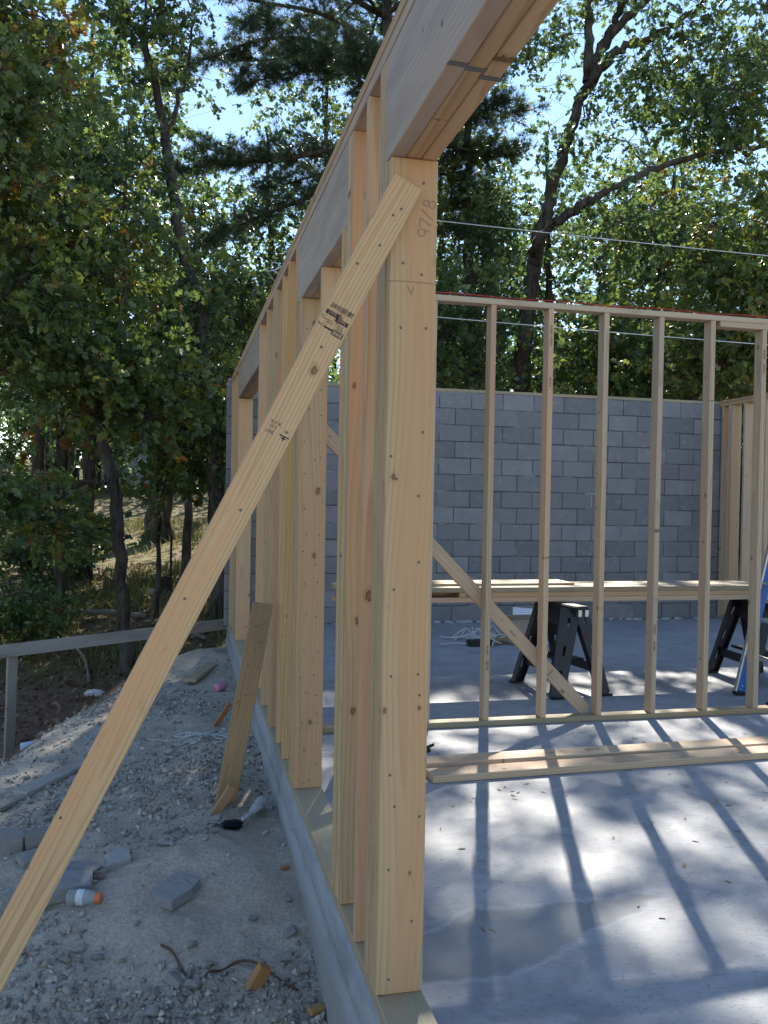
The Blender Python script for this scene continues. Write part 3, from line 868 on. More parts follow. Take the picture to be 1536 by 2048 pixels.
# ------------------------------------------------------------------ sawhorses
def leg_bm(a, b, nrm, w0, w1):
    """slotted channel leg from top a to foot b"""
    a, b = Vector(a), Vector(b); L = (b - a).length
    m = frame_matrix(b - a, nrm, a)
    bm = bmesh.new()
    segs = [(0, .10, 0), (.10, .20, 1), (.20, .42, 0), (.42, .54, 1), (.54, .70, 0), (.70, .82, 1), (.82, 1, 0)]
    for t0, t1, slot in segs:
        w = w0 + (w1 - w0) * (t0 + t1) / 2
        wa, wb = w0 + (w1 - w0) * t0, w0 + (w1 - w0) * t1
        def quadbox(y0a, y1a, y0b, y1b, z0, z1):
            vs = [bm.verts.new(m @ Vector(p)) for p in ((t0 * L, y0a, z0), (t0 * L, y1a, z0), (t0 * L, y1a, z1), (t0 * L, y0a, z1), (t1 * L, y0b, z0), (t1 * L, y1b, z0), (t1 * L, y1b, z1), (t1 * L, y0b, z1))]
            for f in ((3, 2, 1, 0), (4, 5, 6, 7), (0, 1, 5, 4), (1, 2, 6, 5), (2, 3, 7, 6), (3, 0, 4, 7)): bm.faces.new([vs[i] for i in f])
        if slot:
            quadbox(-wa / 2, -.011, -wb / 2, -.011, -.006, .006)
            quadbox(.011, wa / 2, .011, wb / 2, -.006, .006)
        else:
            quadbox(-wa / 2, wa / 2, -wb / 2, wb / 2, -.006, .006)
        # flanges
        quadbox(-wa / 2, -wa / 2 + .008, -wb / 2, -wb / 2 + .008, -.034, -.0062)
        quadbox(wa / 2 - .008, wa / 2, wb / 2 - .008, wb / 2, -.034, -.0062)
    return bm
def sawhorse(label, c, yaw, H=.69, ln=.62, spread=.215):
    sh = empty("sawhorse", (c[0], c[1], 0), label, "sawhorse", "black plastic sawhorses under the lumber")
    Rz = Matrix.Translation((c[0], c[1], 0)) @ Matrix.Rotation(yaw, 4, 'Z')
    for sx in (-1, 1):
        for sy in (-1, 1):
            a = Rz @ Vector((sx * .045, sy * (ln / 2 - .10), H - .03)); b = Rz @ Vector((sx * spread, sy * ln / 2, .012))
            nrm = (Rz.to_3x3() @ Vector((sx * .3, sy * 1.0, .25)))
            bm_obj("leg", leg_bm(a, b, nrm, .155, .11), BLACK_PLASTIC, sh, M=Matrix.Identity(4))
            bm = bmesh.new(); bm_box(bm, Matrix.Translation(b + Vector((0, 0, -.004))) @ Matrix.Rotation(yaw, 4, 'Z'), .10, .055, .016)
            bm_obj("foot_pad", bm, BLACK_PLASTIC, sh, M=Matrix.Identity(4))
        bm = bmesh.new()
        bm_box(bm, Rz @ Matrix.Translation((sx * (.045 + .72 * (spread - .045)), 0, .20)) @ Matrix.Rotation(sx * -.25, 4, 'Y'), .014, ln * .86, .07)
        bm_obj("cross_panel", bm, BLACK_PLASTIC, sh, M=Matrix.Identity(4))
        bm = bmesh.new()
        bm_box(bm, Rz @ Matrix.Translation((sx * (.055), 0, .585)) @ Matrix.Rotation(sx * -.25, 4, 'Y'), .014, ln * .62, .13)
        bm_obj("upper_panel", bm, BLACK_PLASTIC, sh, M=Matrix.Identity(4))
    bm = bmesh.new()
    bm_box(bm, Rz @ Matrix.Translation((0, 0, .26)), .22, ln * .55, .016)
    bm_obj("tray", bm, BLACK_PLASTIC, sh, M=Matrix.Identity(4))
    bm = bmesh.new()
    bm_box(bm, Rz @ Matrix.Translation((0, 0, H - .02)), .115, ln, .04)
    bmesh.ops.bevel(bm, geom=bm.edges[:], offset=.007, segments=2, affect='EDGES')
    bm_obj("top_beam", bm, BLACK_PLASTIC, sh, M=Matrix.Identity(4))
    for sx in (-1, 1):
        bm = bmesh.new(); bm_box(bm, Rz @ Matrix.Translation((sx * .03, -ln / 2 - .006, H - .05)), .03, .006, .05)
        bm_obj("latch", bm, ALU, sh, M=Matrix.Identity(4))
    return sh
sawhorse("black folding sawhorse carrying the lumber, in full view behind the partition studs", (2.385, 3.91), .13)
sawhorse("second black sawhorse under the lumber, half hidden beside the blue stepladder", (4.20, 3.98), -.10)

# ------------------------------------------------------------------ lumber on the sawhorses
LZ = .691
def lum(y, z, w, x0, x1, mat, label, t=.038, yaw=0.0):
    m = board("lumber_board", (x0, y - yaw, z + t / 2), (x1, y + yaw, z + t / 2), w, t, (0, 0, 1), mat)
    tag(m, label, "board", "boards stacked on the sawhorses")
lum(4.00, LZ, .138, .75, 4.38, WOOD_PALE, "bottom front board of the stack on the sawhorses")
lum(4.15, LZ, .138, .60, 4.30, WOOD, "bottom middle board of the stack on the sawhorses")
lum(4.30, LZ, .138, .70, 4.36, WOOD_PALE, "bottom rear board of the stack on the sawhorses")
lum(4.01, LZ + .0385, .138, 1.55, 4.37, WOOD_BRACE, "middle front board of the stack, starting short of the others")
lum(4.16, LZ + .0385, .138, .65, 4.33, WOOD, "middle rear board of the stack on the sawhorses")
lum(4.31, LZ + .0385, .138, .80, 4.33, WOOD_PALE, "rearmost board in the middle layer of the stack")
lum(4.005, LZ + .077, .140, .62, 4.35, WOOD_TREAT, "greenish treated board on the front of the stack top", yaw=.004)
lum(4.16, LZ + .077, .140, .62, 4.35, WOOD_PALE, "pale board behind the greenish one on the stack top")
lum(4.315, LZ + .077, .140, .62, 4.32, WOOD_TREAT, "treated board at the rear of the stack top")
pw = board("plywood_offcut", (1.15, 4.20, LZ + .1245), (2.58, 4.23, LZ + .1245), .30, .018, (0, 0, 1), WOOD)
tag(pw, "pale plywood offcut lying on top of the lumber stack", "plywood")

# ------------------------------------------------------------------ blue stepladder
ld = empty("step_ladder", (4.1, 3.67, 0), "blue stepladder standing at the right edge behind the partition", "stepladder")
def rail(name, a, b, mat, w=.075, t=.028):
    return board(name, a, b, w, t, (0, 1, 0), mat, ld, .004)
y0, y1 = 3.075, 3.47
for y in (y0, y1):
    rail("front_rail", (3.705, y, .03), (4.115, y, 1.74), BLUE_FIBRE)
    board("rail_edge", (3.662, y, .035), (4.072, y, 1.74), .014, .034, (0, 1, 0), ALU, ld, .002)
    rail("rear_rail", (4.66, y + .0, .03), (4.16, y, 1.70), BLUE_FIBRE, .05, .025)
    bm = bmesh.new(); bm_box(bm, Matrix.Translation((3.695, y, .018)) @ Matrix.Rotation(.2, 4, 'Y'), .10, .045, .034)
    bmesh.ops.bevel(bm, geom=bm.edges[:], offset=.008, segments=2, affect='EDGES')
    bm_obj("foot", bm, BLACK_PLASTIC, ld, M=Matrix.Identity(4))
    discs("rivet", [(3.715, y - .0145, .075), (3.70, y - .0145, .05)], (0, -1, 0), .007, ALU, ld)
for i in range(5):
    t = (i + 1) * .165
    xx, zz_ = 3.705 + .41 * t * 1.0, .03 + 1.71 * t
    board("step", (xx, y0 + .016, zz_), (xx, y1 - .016, zz_), .085, .022, (0, 0, 1), ALU, ld, .003)
bm = bmesh.new(); bm_box(bm, Matrix.Translation((4.14, (y0 + y1) / 2, 1.765)), .16, y1 - y0 + .05, .03)
bmesh.ops.bevel(bm, geom=bm.edges[:], offset=.008, segments=2, affect='EDGES')
bm_obj("ladder_top", bm, BLUE_FIBRE, ld, M=Matrix.Identity(4))

# ------------------------------------------------------------------ scrap heap by the block wall
STRAP = plain("white_strapping", (.62, .62, .58), .5, .3)
tb = []
for q in range(26):
    c = np.array((2.62, 6.16, .03)); p = [c + rng.normal(0, (.20, .10, .0))]
    dirn = rng.uniform(0, 6.28)
    for s_ in range(6):
        dirn += rng.normal(0, .9)
        p.append(p[-1] + np.array((math.cos(dirn) * .09, math.sin(dirn) * .05, 0)) )
    p = np.array(p); p[:, 2] = .012 + np.abs(rng.normal(0, .055, len(p))) * np.exp(-((p[:, 0] - 2.62) / .3) ** 2)
    tb.append((smooth_path(p, 4), .0045, 4))
tb.append((smooth_path([(2.62, 6.2, .06), (2.45, 6.28, .03), (2.3, 6.38, .012), (2.19, 6.48, .008)], 5), .006, 4))
tag(link("strapping_tangle", tubes_mesh("strapping", tb, STRAP)), "tangle of pale strapping on the slab near the block wall", "strapping")
for i, (x, y, a_, ln, lab) in enumerate(((2.72, 6.02, .2, .42, "scrap of brown wood under the pale strapping"), (2.86, 6.10, -.35, .36, "scrap of wood crossing another beside the carton"), (2.66, 5.97, .05, .30, "short wood scrap at the front of the scrap heap"))):
    d = Vector((math.cos(a_), math.sin(a_), 0)) * ln / 2
    tag(board("wood_scrap", Vector((x, y, .012 + .022 * i)) - d, Vector((x, y, .012 + .022 * i)) + d, .07, .02, (0, 0, 1), WOOD_DIRTY), lab, "scrap")
bxo = empty("open_carton", (2.98, 6.38, 0), "open grey-brown carton with a flap up behind the scrap heap", "carton")
CARD = plain("cardboard", (.36, .30, .25), .85, .15, .1, 8)
for nm, cx, cy, sx, sy, cz, sz, rx_ in (("side", 2.98, 6.28, .30, .006, .10, .20, 0), ("side", 2.98, 6.46, .30, .006, .10, .20, 0), ("side", 2.832, 6.37, .006, .174, .10, .20, 0), ("side", 3.128, 6.37, .006, .174, .10, .20, 0), ("flap", 2.98, 6.245, .30, .006, .235, .10, .8)):
    bm = bmesh.new(); bm_box(bm, Matrix.Translation((cx, cy, cz)) @ Matrix.Rotation(rx_, 4, 'X'), sx, sy, sz)
    bm_obj(nm, bm, CARD, bxo, M=Matrix.Identity(4))
bm = bmesh.new(); bm_box(bm, Matrix.Translation((2.98, 6.37, .006)), .29, .17, .006); bm_obj("base", bm, CARD, bxo, M=Matrix.Identity(4))
k = NT("printed_sheet"); tc = k.n('ShaderNodeTexCoord'); wv = k.n('ShaderNodeTexWave'); wv.inputs['Scale'].default_value = 14; wv.bands_direction = 'Z'; k.l(tc.outputs['Object'], wv.inputs[0])
k.bsdf(k.mix(k.ramp(wv.outputs['Fac'], [(.55, 0.0), (.75, .55)]), (.74, .76, .80), (.25, .33, .55)), .7, spec=.2)
bm = bmesh.new(); bm_box(bm, Matrix.Translation((3.20, 6.62, .145)) @ Matrix.Rotation(-.28, 4, 'X') @ Matrix.Rotation(.1, 4, 'Y'), .24, .004, .29)
tag(bm_obj("printed_sheet", bm, k.m), "blue-printed white sheet standing in the scrap behind the sawhorse", "sheet")
bx2 = empty("nail_box", (2.42, 5.93, 0), "small flat black box with red print at the front of the scrap heap", "box")
bm = bmesh.new(); bm_box(bm, Matrix.Translation((2.44, 5.93, .03)) @ Matrix.Rotation(.05, 4, 'Z'), .24, .13, .058); bm_obj("box_body", bm, plain("black_card", (.02, .018, .02), .5, .3), bx2, M=Matrix.Identity(4))
RED = plain("red_print", (.38, .05, .05), .6, .2)
bm = bmesh.new(); bm_box(bm, Matrix.Translation((2.47, 5.8635, .03)) @ Matrix.Rotation(.05, 4, 'Z'), .10, .002, .03); bm_obj("red_label", bm, RED, bx2, M=Matrix.Identity(4))
bm = bmesh.new(); bmesh.ops.create_uvsphere(bm, u_segments=12, v_segments=8, radius=1, matrix=Matrix.Translation((2.84, 5.90, .03)) @ Matrix.Diagonal((.07, .035, .028, 1)))
tag(bm_obj("pink_rag", bm, plain("pink_cloth", (.50, .20, .20), .9, .1, .2, 30), smooth=True), "crumpled pink rag beside the scrap wood", "rag")

# sawdust flecks and chips of wood on the slab
rc = np.random.default_rng(15)
n_ = 260
cx = rc.uniform(.2, 4.6, n_); cy = np.where(rc.random(n_) < .6, rc.normal(1.7, .7, n_), rc.uniform(-.4, 6.5, n_))
Vc, Lc = [], []
for x, y in zip(cx, cy):
    a_ = rc.uniform(0, 3.14); l_, w_ = rc.uniform(.004, .018), rc.uniform(.002, .007)
    d0 = np.array((math.cos(a_), math.sin(a_), 0)) * l_; d1 = np.array((-math.sin(a_), math.cos(a_), 0)) * w_
    c0 = np.array((max(x, .16), y, .0015)); b0 = len(Vc)
    Vc += [c0 - d0 - d1, c0 + d0 - d1, c0 + d0 + d1 + (0, 0, .004), c0 - d0 + d1 + (0, 0, .002)]
    Lc += [b0, b0 + 1, b0 + 2, b0 + 3]
tag(link("wood_chips", np_mesh("wood_chips", Vc, mat=WOOD_DIRTY, loops=Lc, counts=np.full(n_, 4))), "tiny wood chips and flecks strewn on the slab", kind='stuff')

# ------------------------------------------------------------------ batter board
bt = empty("batter_board", (-1.95, 6.0, 0), "grey weathered batter board on stakes beyond the gravel bank", "batter board")
d_ = Vector((2.183, 1.553, 0)).normalized()
A_ = Vector((-2.202, 6.377, -.03)) - d_ * 1.6; B_ = Vector((-.019, 7.93, -.03)) + d_ * .12
board("rail_board", A_, B_, .122, .036, (d_.y, -d_.x, 0), WOOD_OLD, bt)
for t in (1.78, -.9 + .2):
    p = Vector((-2.202, 6.377, 0)) + d_ * (t - 1.6)
for px_, py_ in ((-2.13, 6.475), (-3.35, 5.58)):
    board("stake", (px_ - .02, py_ + .04, -1.75), (px_ + .015, py_ + .035, -.09), .095, .04, (d_.y, -d_.x, 0), WOOD_OLD, bt)

# ------------------------------------------------------------------ rocks, broken blocks, litter by the wall
def roughen(bm, size, seed):
    """break up the faces: chipped edges and pitted, uneven planes"""
    for _ in range(3):
        L = [e for e in bm.edges if e.calc_length() > size * .30]
        if not L or len(bm.verts) > 900: break
        bmesh.ops.subdivide_edges(bm, edges=L, cuts=1, use_grid_fill=True)
        bmesh.ops.triangulate(bm, faces=[f for f in bm.faces if len(f.verts) > 4])
    bm.normal_update()
    q = seed * .37
    for v in bm.verts:
        p = v.co / size
        n_ = float(vnoise(p.x * 2.3 + q, p.y * 2.3 + p.z * 1.7, 61)) + .6 * float(vnoise(p.x * 6 + p.z * 4, p.y * 6 + q, 62))
        sharp = max((e.calc_face_angle(0.0) for e in v.link_edges), default=0.0)
        v.co += v.normal * size * (.10 * n_ - (.07 * (.5 + n_) if sharp > .7 else 0))
def hull_rock(name, c, dims, seed, mat, label, cat, group=None, tilt=(0, 0, 0), npts=14, flat=0.0):
    r_ = np.random.default_rng(seed)
    bm = bmesh.new()
    for q in range(npts):
        v = r_.normal(size=3); v /= np.linalg.norm(v); v = np.sign(v) * np.abs(v) ** .6 * r_.uniform(.8, 1.05)
        bm.verts.new(Vector((v[0] * dims[0] / 2, v[1] * dims[1] / 2, v[2] * dims[2] / 2)))
    r = bmesh.ops.convex_hull(bm, input=bm.verts)
    bmesh.ops.delete(bm, geom=[g_ for g_ in r['geom_interior'] if isinstance(g_, bmesh.types.BMVert)], context='VERTS')
    roughen(bm, min(dims), seed)
    z = float(ground_z(c[0], c[1]))
    M_ = Matrix.Translation((c[0], c[1], z + dims[2] * (c[2] if len(c) > 2 else .18))) @ Matrix.Rotation(tilt[2], 4, 'Z') @ Matrix.Rotation(tilt[0], 4, 'X') @ Matrix.Rotation(tilt[1], 4, 'Y')
    return tag(bm_obj(name, bm, mat, M=M_), label, cat, group)
def slab_piece(name, poly, c, th, yaw, tilt, label, cat="block piece", mat=CMU_PIECE, lift=.3):
    """broken piece of block: an irregular outline with real thickness and chipped edges"""
    bm = bmesh.new()
    vs = [bm.verts.new((x, y, -th / 2)) for x, y in poly]
    f = bm.faces.new(vs)
    r = bmesh.ops.extrude_face_region(bm, geom=[f])
    for v in r['geom']:
        if isinstance(v, bmesh.types.BMVert): v.co.z += th; v.co.x *= .97; v.co.y *= .97
    bmesh.ops.recalc_face_normals(bm, faces=bm.faces)
    bmesh.ops.triangulate(bm, faces=bm.faces[:])
    roughen(bm, th, int(abs(c[0]) * 997))
    z = float(ground_z(c[0], c[1]))
    M_ = Matrix.Translation((c[0], c[1], z + th * lift)) @ Matrix.Rotation(tilt[0], 4, 'X') @ Matrix.Rotation(tilt[1], 4, 'Y') @ Matrix.Rotation(yaw, 4, 'Z')
    return tag(bm_obj(name, bm, mat, M=M_), label, cat)
slab_piece("broken_block", [(-.10, -.075), (.02, -.085), (.10, -.06), (.105, .07), (.06, .085), (-.07, .078), (-.105, .02)], (-.565, 1.49), .045, .80, (.10, -.08), "largest broken grey block piece, lying flat and half dusted in the middle of the bank", lift=.2)
slab_piece("broken_block", [(-.06, -.04), (.05, -.055), (.065, .02), (.03, .05), (-.05, .045)], (-.83, 1.79), .045, .35, (.32, -.1), "small pale wedge of block tipped up between the brace and the big piece", lift=.45)
slab_piece("broken_block", [(-.12, -.09), (.10, -.08), (.115, .06), (.02, .09), (-.11, .08)], (-1.035, 1.63), .065, .15, (.06, .05), "broken block piece under the long brace beside the plastic bottle", lift=.4)
slab_piece("broken_block", [(-.08, -.05), (.07, -.06), (.085, .03), (.0, .06), (-.075, .05)], (-.985, 1.80), .05, -.3, (-.1, .12), "flat block piece behind the bottle, next to a brown clod")
slab_piece("broken_block", [(-.11, -.06), (.09, -.07), (.12, .02), (.06, .07), (-.10, .07)], (-1.40, 2.20), .10, .1, (.05, .06), "thick dark stone block at the left edge left of the long brace", mat=ROCK, lift=.35)
slab_piece("broken_block", [(-.09, -.05), (.08, -.04), (.09, .05), (-.08, .06)], (-1.215, 2.19), .08, .2, (-.05, -.1), "grey block with a straight edge touching the left side of the long brace", mat=ROCK, lift=.35)
slab_piece("broken_block", [(-.07, -.05), (.06, -.05), (.07, .04), (-.05, .06)], (-1.25, 2.03), .05, .7, (.1, .1), "low flat stone in front of the two grey blocks at the left", mat=ROCK, lift=.3)
hull_rock("dirt_clod", (-.905, 1.70), (.075, .06, .055), 4, plain("brown_clod", (.16, .12, .10), .95, .1, .3, 40), "dark brown clod beside the block pieces", "clod", npts=16)
named_rocks = [
 (-.50, .93, .085, .075, .065, "roundish grey rock at the lower edge left of the wood offcut"),
 (-.565, 1.00, .11, .07, .06, "wedge-shaped grey rock beside the brown root"),
 (-.13, 1.06, .085, .06, .03, "flat chip of rock between the wood offcut and the foundation"),
 (-.66, .86, .10, .06, .04, "long grey rock at the bottom edge of the bank"),
 (-.09, 1.20, .08, .07, .03, "flat triangular rock against the foundation above the root"),
 (-.06, 1.02, .07, .06, .05, "dark rock in the hollow beside the foundation"),
 (-.82, 3.68, .16, .09, .06, "pale long stone right of the long brace, half up the bank"),
 (-.62, 3.75, .11, .07, .05, "pinkish stone beside the pale long one"),
 (-.55, 3.90, .09, .10, .03, "thin grey shard propped behind the pinkish stone"),
 (-.56, 2.02, .09, .05, .03, "flat dark rock on the sandy patch above the big block piece"),
 (-.08, 1.42, .06, .045, .02, "greenish flat stone near the foundation"),
 (-.24, 1.30, .05, .045, .02, "small grey-green stone alone on the smooth sand"),
 (-.72, 1.33, .04, .03, .02, "small square stone in front of the bottle cap"),
 (-.50, 1.16, .06, .05, .035, "greyish stone above the root"),
 (-.93, 1.12, .07, .05, .03, "low rock just right of the long brace near the bottom"),
]
for i, (x, y, a_, b_, c_, lab) in enumerate(named_rocks):
    m_ = PALE_STONE if "pale" in lab or "pinkish" in lab else ROCK
    hull_rock("rock", (x, y, .25), (a_, b_, c_), 40 + i, m_, lab, "rock", tilt=(rng.normal(0, .15), rng.normal(0, .15), rng.uniform(0, 6)))
shared = []
for q in range(6):
    o = hull_rock("rock", (-1.0 - q * .05, 2.6, .2), (.07, .055, .04), 90 + q, ROCK, "loose grey stone lying among the gravel of the bank", "rock", "loose stones on the bank", tilt=(0, 0, q))
    shared.append(o)
def rock_copy(src, x, y, s_):
    o = src.copy(); COL.objects.link(o)
    o.matrix_world = Matrix.Translation((x, y, float(ground_z(x, y)) + .009 * s_)) @ Matrix.Rotation(rng.uniform(0, 6), 4, 'Z') @ Matrix.Rotation(rng.normal(0, .3), 4, 'X') @ Matrix.Diagonal((s_, s_, s_ * rng.uniform(.6, 1), 1))
for q in range(70):
    x = -1.7 * rng.random() ** 0.8 - .05; y = rng.uniform(.75, 5.2)
    if (x > -.9 and 1.15 < y < 1.75): continue
    rock_copy(shared[q % 6], x, y, rng.uniform(.4, .85))

# plastic bottle
PET = NT("clear_plastic"); b_ = PET.n('ShaderNodeBsdfPrincipled'); b_.inputs['Base Color'].default_value = (.72, .78, .80, 1); b_.inputs['Roughness'].default_value = .12
b_.inputs['Transmission Weight'].default_value = .75; b_.inputs['IOR'].default_value = 1.2; PET.l(b_.outputs[0], PET.out.inputs[0])
bz = float(ground_z(-.94, 1.50)) + .030
bo = empty("plastic_bottle", (-.94, 1.50, bz), "empty clear plastic bottle with an orange cap lying by the block pieces", "bottle")
def lathe(name, prof, M_, mat, parent, seg=18):
    V = [(r_ * math.cos(2 * math.pi * j / seg), r_ * math.sin(2 * math.pi * j / seg), z_) for z_, r_ in prof for j in range(seg)]
    F = [(i * seg + j, i * seg + (j + 1) % seg, (i + 1) * seg + (j + 1) % seg, (i + 1) * seg + j) for i in range(len(prof) - 1) for j in range(seg)]
    return link(name, np_mesh(name, V, F, mat, smooth=True), parent, M_)
Mb = Matrix.Translation((-1.02, 1.525, bz + .002)) @ Vector((.11, -.03, 0)).to_track_quat('Z', 'Y').to_matrix().to_4x4()
lathe("bottle_body", [(0, .001), (.0, .026), (.008, .032), (.03, .033), (.035, .030), (.042, .033), (.075, .033), (.08, .030), (.087, .032), (.10, .030), (.118, .021), (.124, .017), (.128, .017)], Mb, PET.m, bo)
lathe("paper_label", [(.044, .0336), (.074, .0336)], Mb, plain("bottle_label", (.55, .58, .60), .4, .3, .25, 40), bo)
lathe("cap", [(.122, .001), (.122, .0225), (.124, .0235), (.146, .0225), (.148, .020), (.148, .001)], Mb, plain("orange_cap", (.60, .17, .06), .45, .4), bo)

# bag, cloth, pink bottle, planks, string, root
k = NT("milky_film"); b_ = k.n('ShaderNodeBsdfPrincipled'); b_.inputs['Base Color'].default_value = (.58, .62, .64, 1); b_.inputs['Roughness'].default_value = .25
b_.inputs['Transmission Weight'].default_value = .35; k.l(b_.outputs[0], k.out.inputs[0])
pts = smooth_path([(-.235, 2.235, -.27), (-.19, 2.28, -.245), (-.14, 2.36, -.24), (-.085, 2.50, -.225)], 6)
rad = np.interp(np.linspace(0, 1, len(pts)), [0, .3, .6, .85, 1], [.012, .016, .022, .036, .03]) + rng.normal(0, .003, len(pts))
v, q_ = tube_arrays(pts, rad, 10); v[:, 2] = (v[:, 2] - (-.24)) * .7 + (-.245); v += rng.normal(0, .003, v.shape)
tag(link("plastic_bag", np_mesh("plastic_bag", v, mat=k.m, smooth=False, loops=q_.ravel(), counts=np.full(len(q_), 4))), "twisted clear plastic bag lying by the foundation", "bag")
bm = bmesh.new(); bmesh.ops.create_icosphere(bm, subdivisions=3, radius=1)
for v_ in bm.verts:
    n_ = 1 + .8 * float(vnoise(v_.co.x * 3 + 5, v_.co.y * 3 + v_.co.z * 4, 31)) + .35 * float(vnoise(v_.co.x * 8, v_.co.y * 8 + v_.co.z * 7, 32))
    v_.co *= n_
tag(bm_obj("black_cloth", bm, plain("black_cloth", (.012, .013, .016), .8, .2), smooth=True, M=Matrix.Translation((-.275, 2.235, -.272)) @ Matrix.Rotation(.3, 4, 'Z') @ Matrix.Diagonal((.065, .04, .024, 1))), "crumpled black cloth beside the clear bag", "cloth")
gz = float(ground_z(-.17, 5.7))
Mp = Matrix.Translation((-.215, 5.66, gz + .045)) @ Vector((.15, .12, .02)).to_track_quat('Z', 'Y').to_matrix().to_4x4()
pb = empty("chalk_bottle", (-.17, 5.7, gz), "pink chalk bottle lying against the foundation far down the bank", "bottle")
lathe("bottle_body", [(0, .001), (0, .038), (.01, .042), (.09, .042), (.10, .036), (.11, .02)], Mp, plain("pink_plastic", (.52, .20, .30), .5, .3), pb)
lathe("cap", [(.108, .022), (.125, .018), (.135, .012), (.135, .001)], Mp, plain("dusty_pink", (.45, .28, .33), .6, .2), pb)
def ground_board(name, x, y, yaw, L, W, T, mat, label, cat, pitch=0.0, lift=.0):
    z = float(ground_z(x, y)) + T / 2 + lift
    d = Vector((math.cos(yaw) * math.cos(pitch), math.sin(yaw) * math.cos(pitch), math.sin(pitch))) * L / 2
    return tag(board(name, Vector((x, y, z)) - d, Vector((x, y, z)) + d, W, T, (0, 0, 1), mat), label, cat)
ground_board("wood_offcut", -.32, 6.50, 1.22, .75, .13, .035, WOOD_TREAT, "flat pale board offcut lying on the bank near the far corner", "offcut", .03, .03)
ground_board("wood_offcut", -.045, .765, .35, .062, .034, .022, WOOD_STAKE, "tiny tan wood block at the foot of the foundation near the bottom edge", "offcut", 0, .008)
ground_board("wood_offcut", -.06, 1.66, .3, .05, .02, .012, WOOD_STAKE, "small wood chip close to the foundation on the sandy stretch", "offcut", 0, .004)
ground_board("grey_plank", -1.32, 3.36, 1.03, .62, .11, .028, WOOD_OLD, "weathered grey plank half buried at the crest of the bank", "plank", .02, .015)
ground_board("grey_plank", -1.52, 2.98, .95, .34, .07, .025, WOOD_OLD, "short grey plank end at the left edge on the crest of the bank", "plank", .02, .012)
ground_board("wood_strip", -.335, 2.25, -.6, .14, .016, .012, WOOD_OLD, "thin wood strip beside the black cloth", "offcut", 0, .008)
ground_board("wood_strip", -.60, 1.93, -.45, .13, .02, .014, WOOD_OLD, "thin grey strip of wood behind the tipped block wedge", "offcut", 0, .006)
rp = [(-.62, 1.17), (-.575, 1.12), (-.52, 1.02), (-.47, .97), (-.43, 1.0), (-.38, 1.03), (-.32, 1.06), (-.25, 1.04), (-.17, .97), (-.10, .88)]
rp = [(x, y, float(ground_z(x, y)) + .008 + .010 * math.sin(i * 2.1)) for i, (x, y) in enumerate(rp)]
tag(tube_obj("root", rp, .0055, plain("root_bark", (.12, .075, .06), .9, .1, .3, 60), 6, None, 6), "thin brown root snaking over the gravel behind the wood offcut", "root")
sp_ = []
for q in range(7):
    p0 = np.array((-.33 + rng.normal(0, .05), 4.05 + rng.normal(0, .05)))
    p = [p0]; a_ = rng.uniform(0, 6.28)
    for s_ in range(8):
        a_ += rng.normal(0, .9); p.append(p[-1] + .05 * np.array((math.cos(a_), math.sin(a_))))
    p = [(x, y, float(ground_z(x, y)) + .012 + rng.random() * .012) for x, y in p]
    sp_.append((smooth_path(p, 3), .0035, 4))
p = [(-.33 - .055 * i, 4.05 + .02 * math.sin(i), 0) for i in range(9)]
sp_.append((smooth_path([(x, y, float(ground_z(x, y)) + .012) for x, y, _ in p], 3), .003, 4))
tag(link("string_tangle", tubes_mesh("string_tangle", sp_, plain("pale_twine", (.52, .56, .58), .8, .1))), "tangle of pale twine on the bank beside the short brace", "string")
gz = float(ground_z(-1.80, 5.1))
lathe_o = lathe("drink_can", [(0, .001), (0, .026), (.008, .033), (.112, .033), (.12, .027), (.12, .001)], Matrix.Translation((-1.80, 5.1, gz + .03)) @ Vector((.9, .4, .05)).to_track_quat('Z', 'Y').to_matrix().to_4x4(), plain("blue_white_can", (.40, .48, .60), .4, .5), None)
tag(lathe_o, "pale blue drink can lying below the bank beside the grey stake", "can")
bm = bmesh.new(); bmesh.ops.create_icosphere(bm, subdivisions=3, radius=1)
for v_ in bm.verts: v_.co *= 1 + .7 * float(vnoise(v_.co.x * 3 + 1, v_.co.y * 3 + v_.co.z * 3, 41))
tag(bm_obj("white_bag", bm, plain("white_film", (.62, .62, .60), .4, .3), M=Matrix.Translation((-1.66, 9.75, float(ground_z(-1.66, 9.75)) + .03)) @ Matrix.Diagonal((.14, .09, .06, 1))), "crumpled white plastic bag on the soil just below the grey rail", "bag")
# curl of wire on top of the long wall
tag(tube_obj("wire_curl", [(.02, 2.95, 2.853), (-.03, 3.0, 2.90), (-.01, 3.1, 2.97), (.03, 3.05, 2.93), (-.05, 2.98, 2.88), (-.06, 3.12, 2.93), (-.01, 3.2, 2.90), (.04, 3.25, 2.853)], .003, plain("wire_white", (.5, .5, .5), .5, .3), 4, None, 6), "loose curl of pale wire on the top plate of the long wall", "wire")

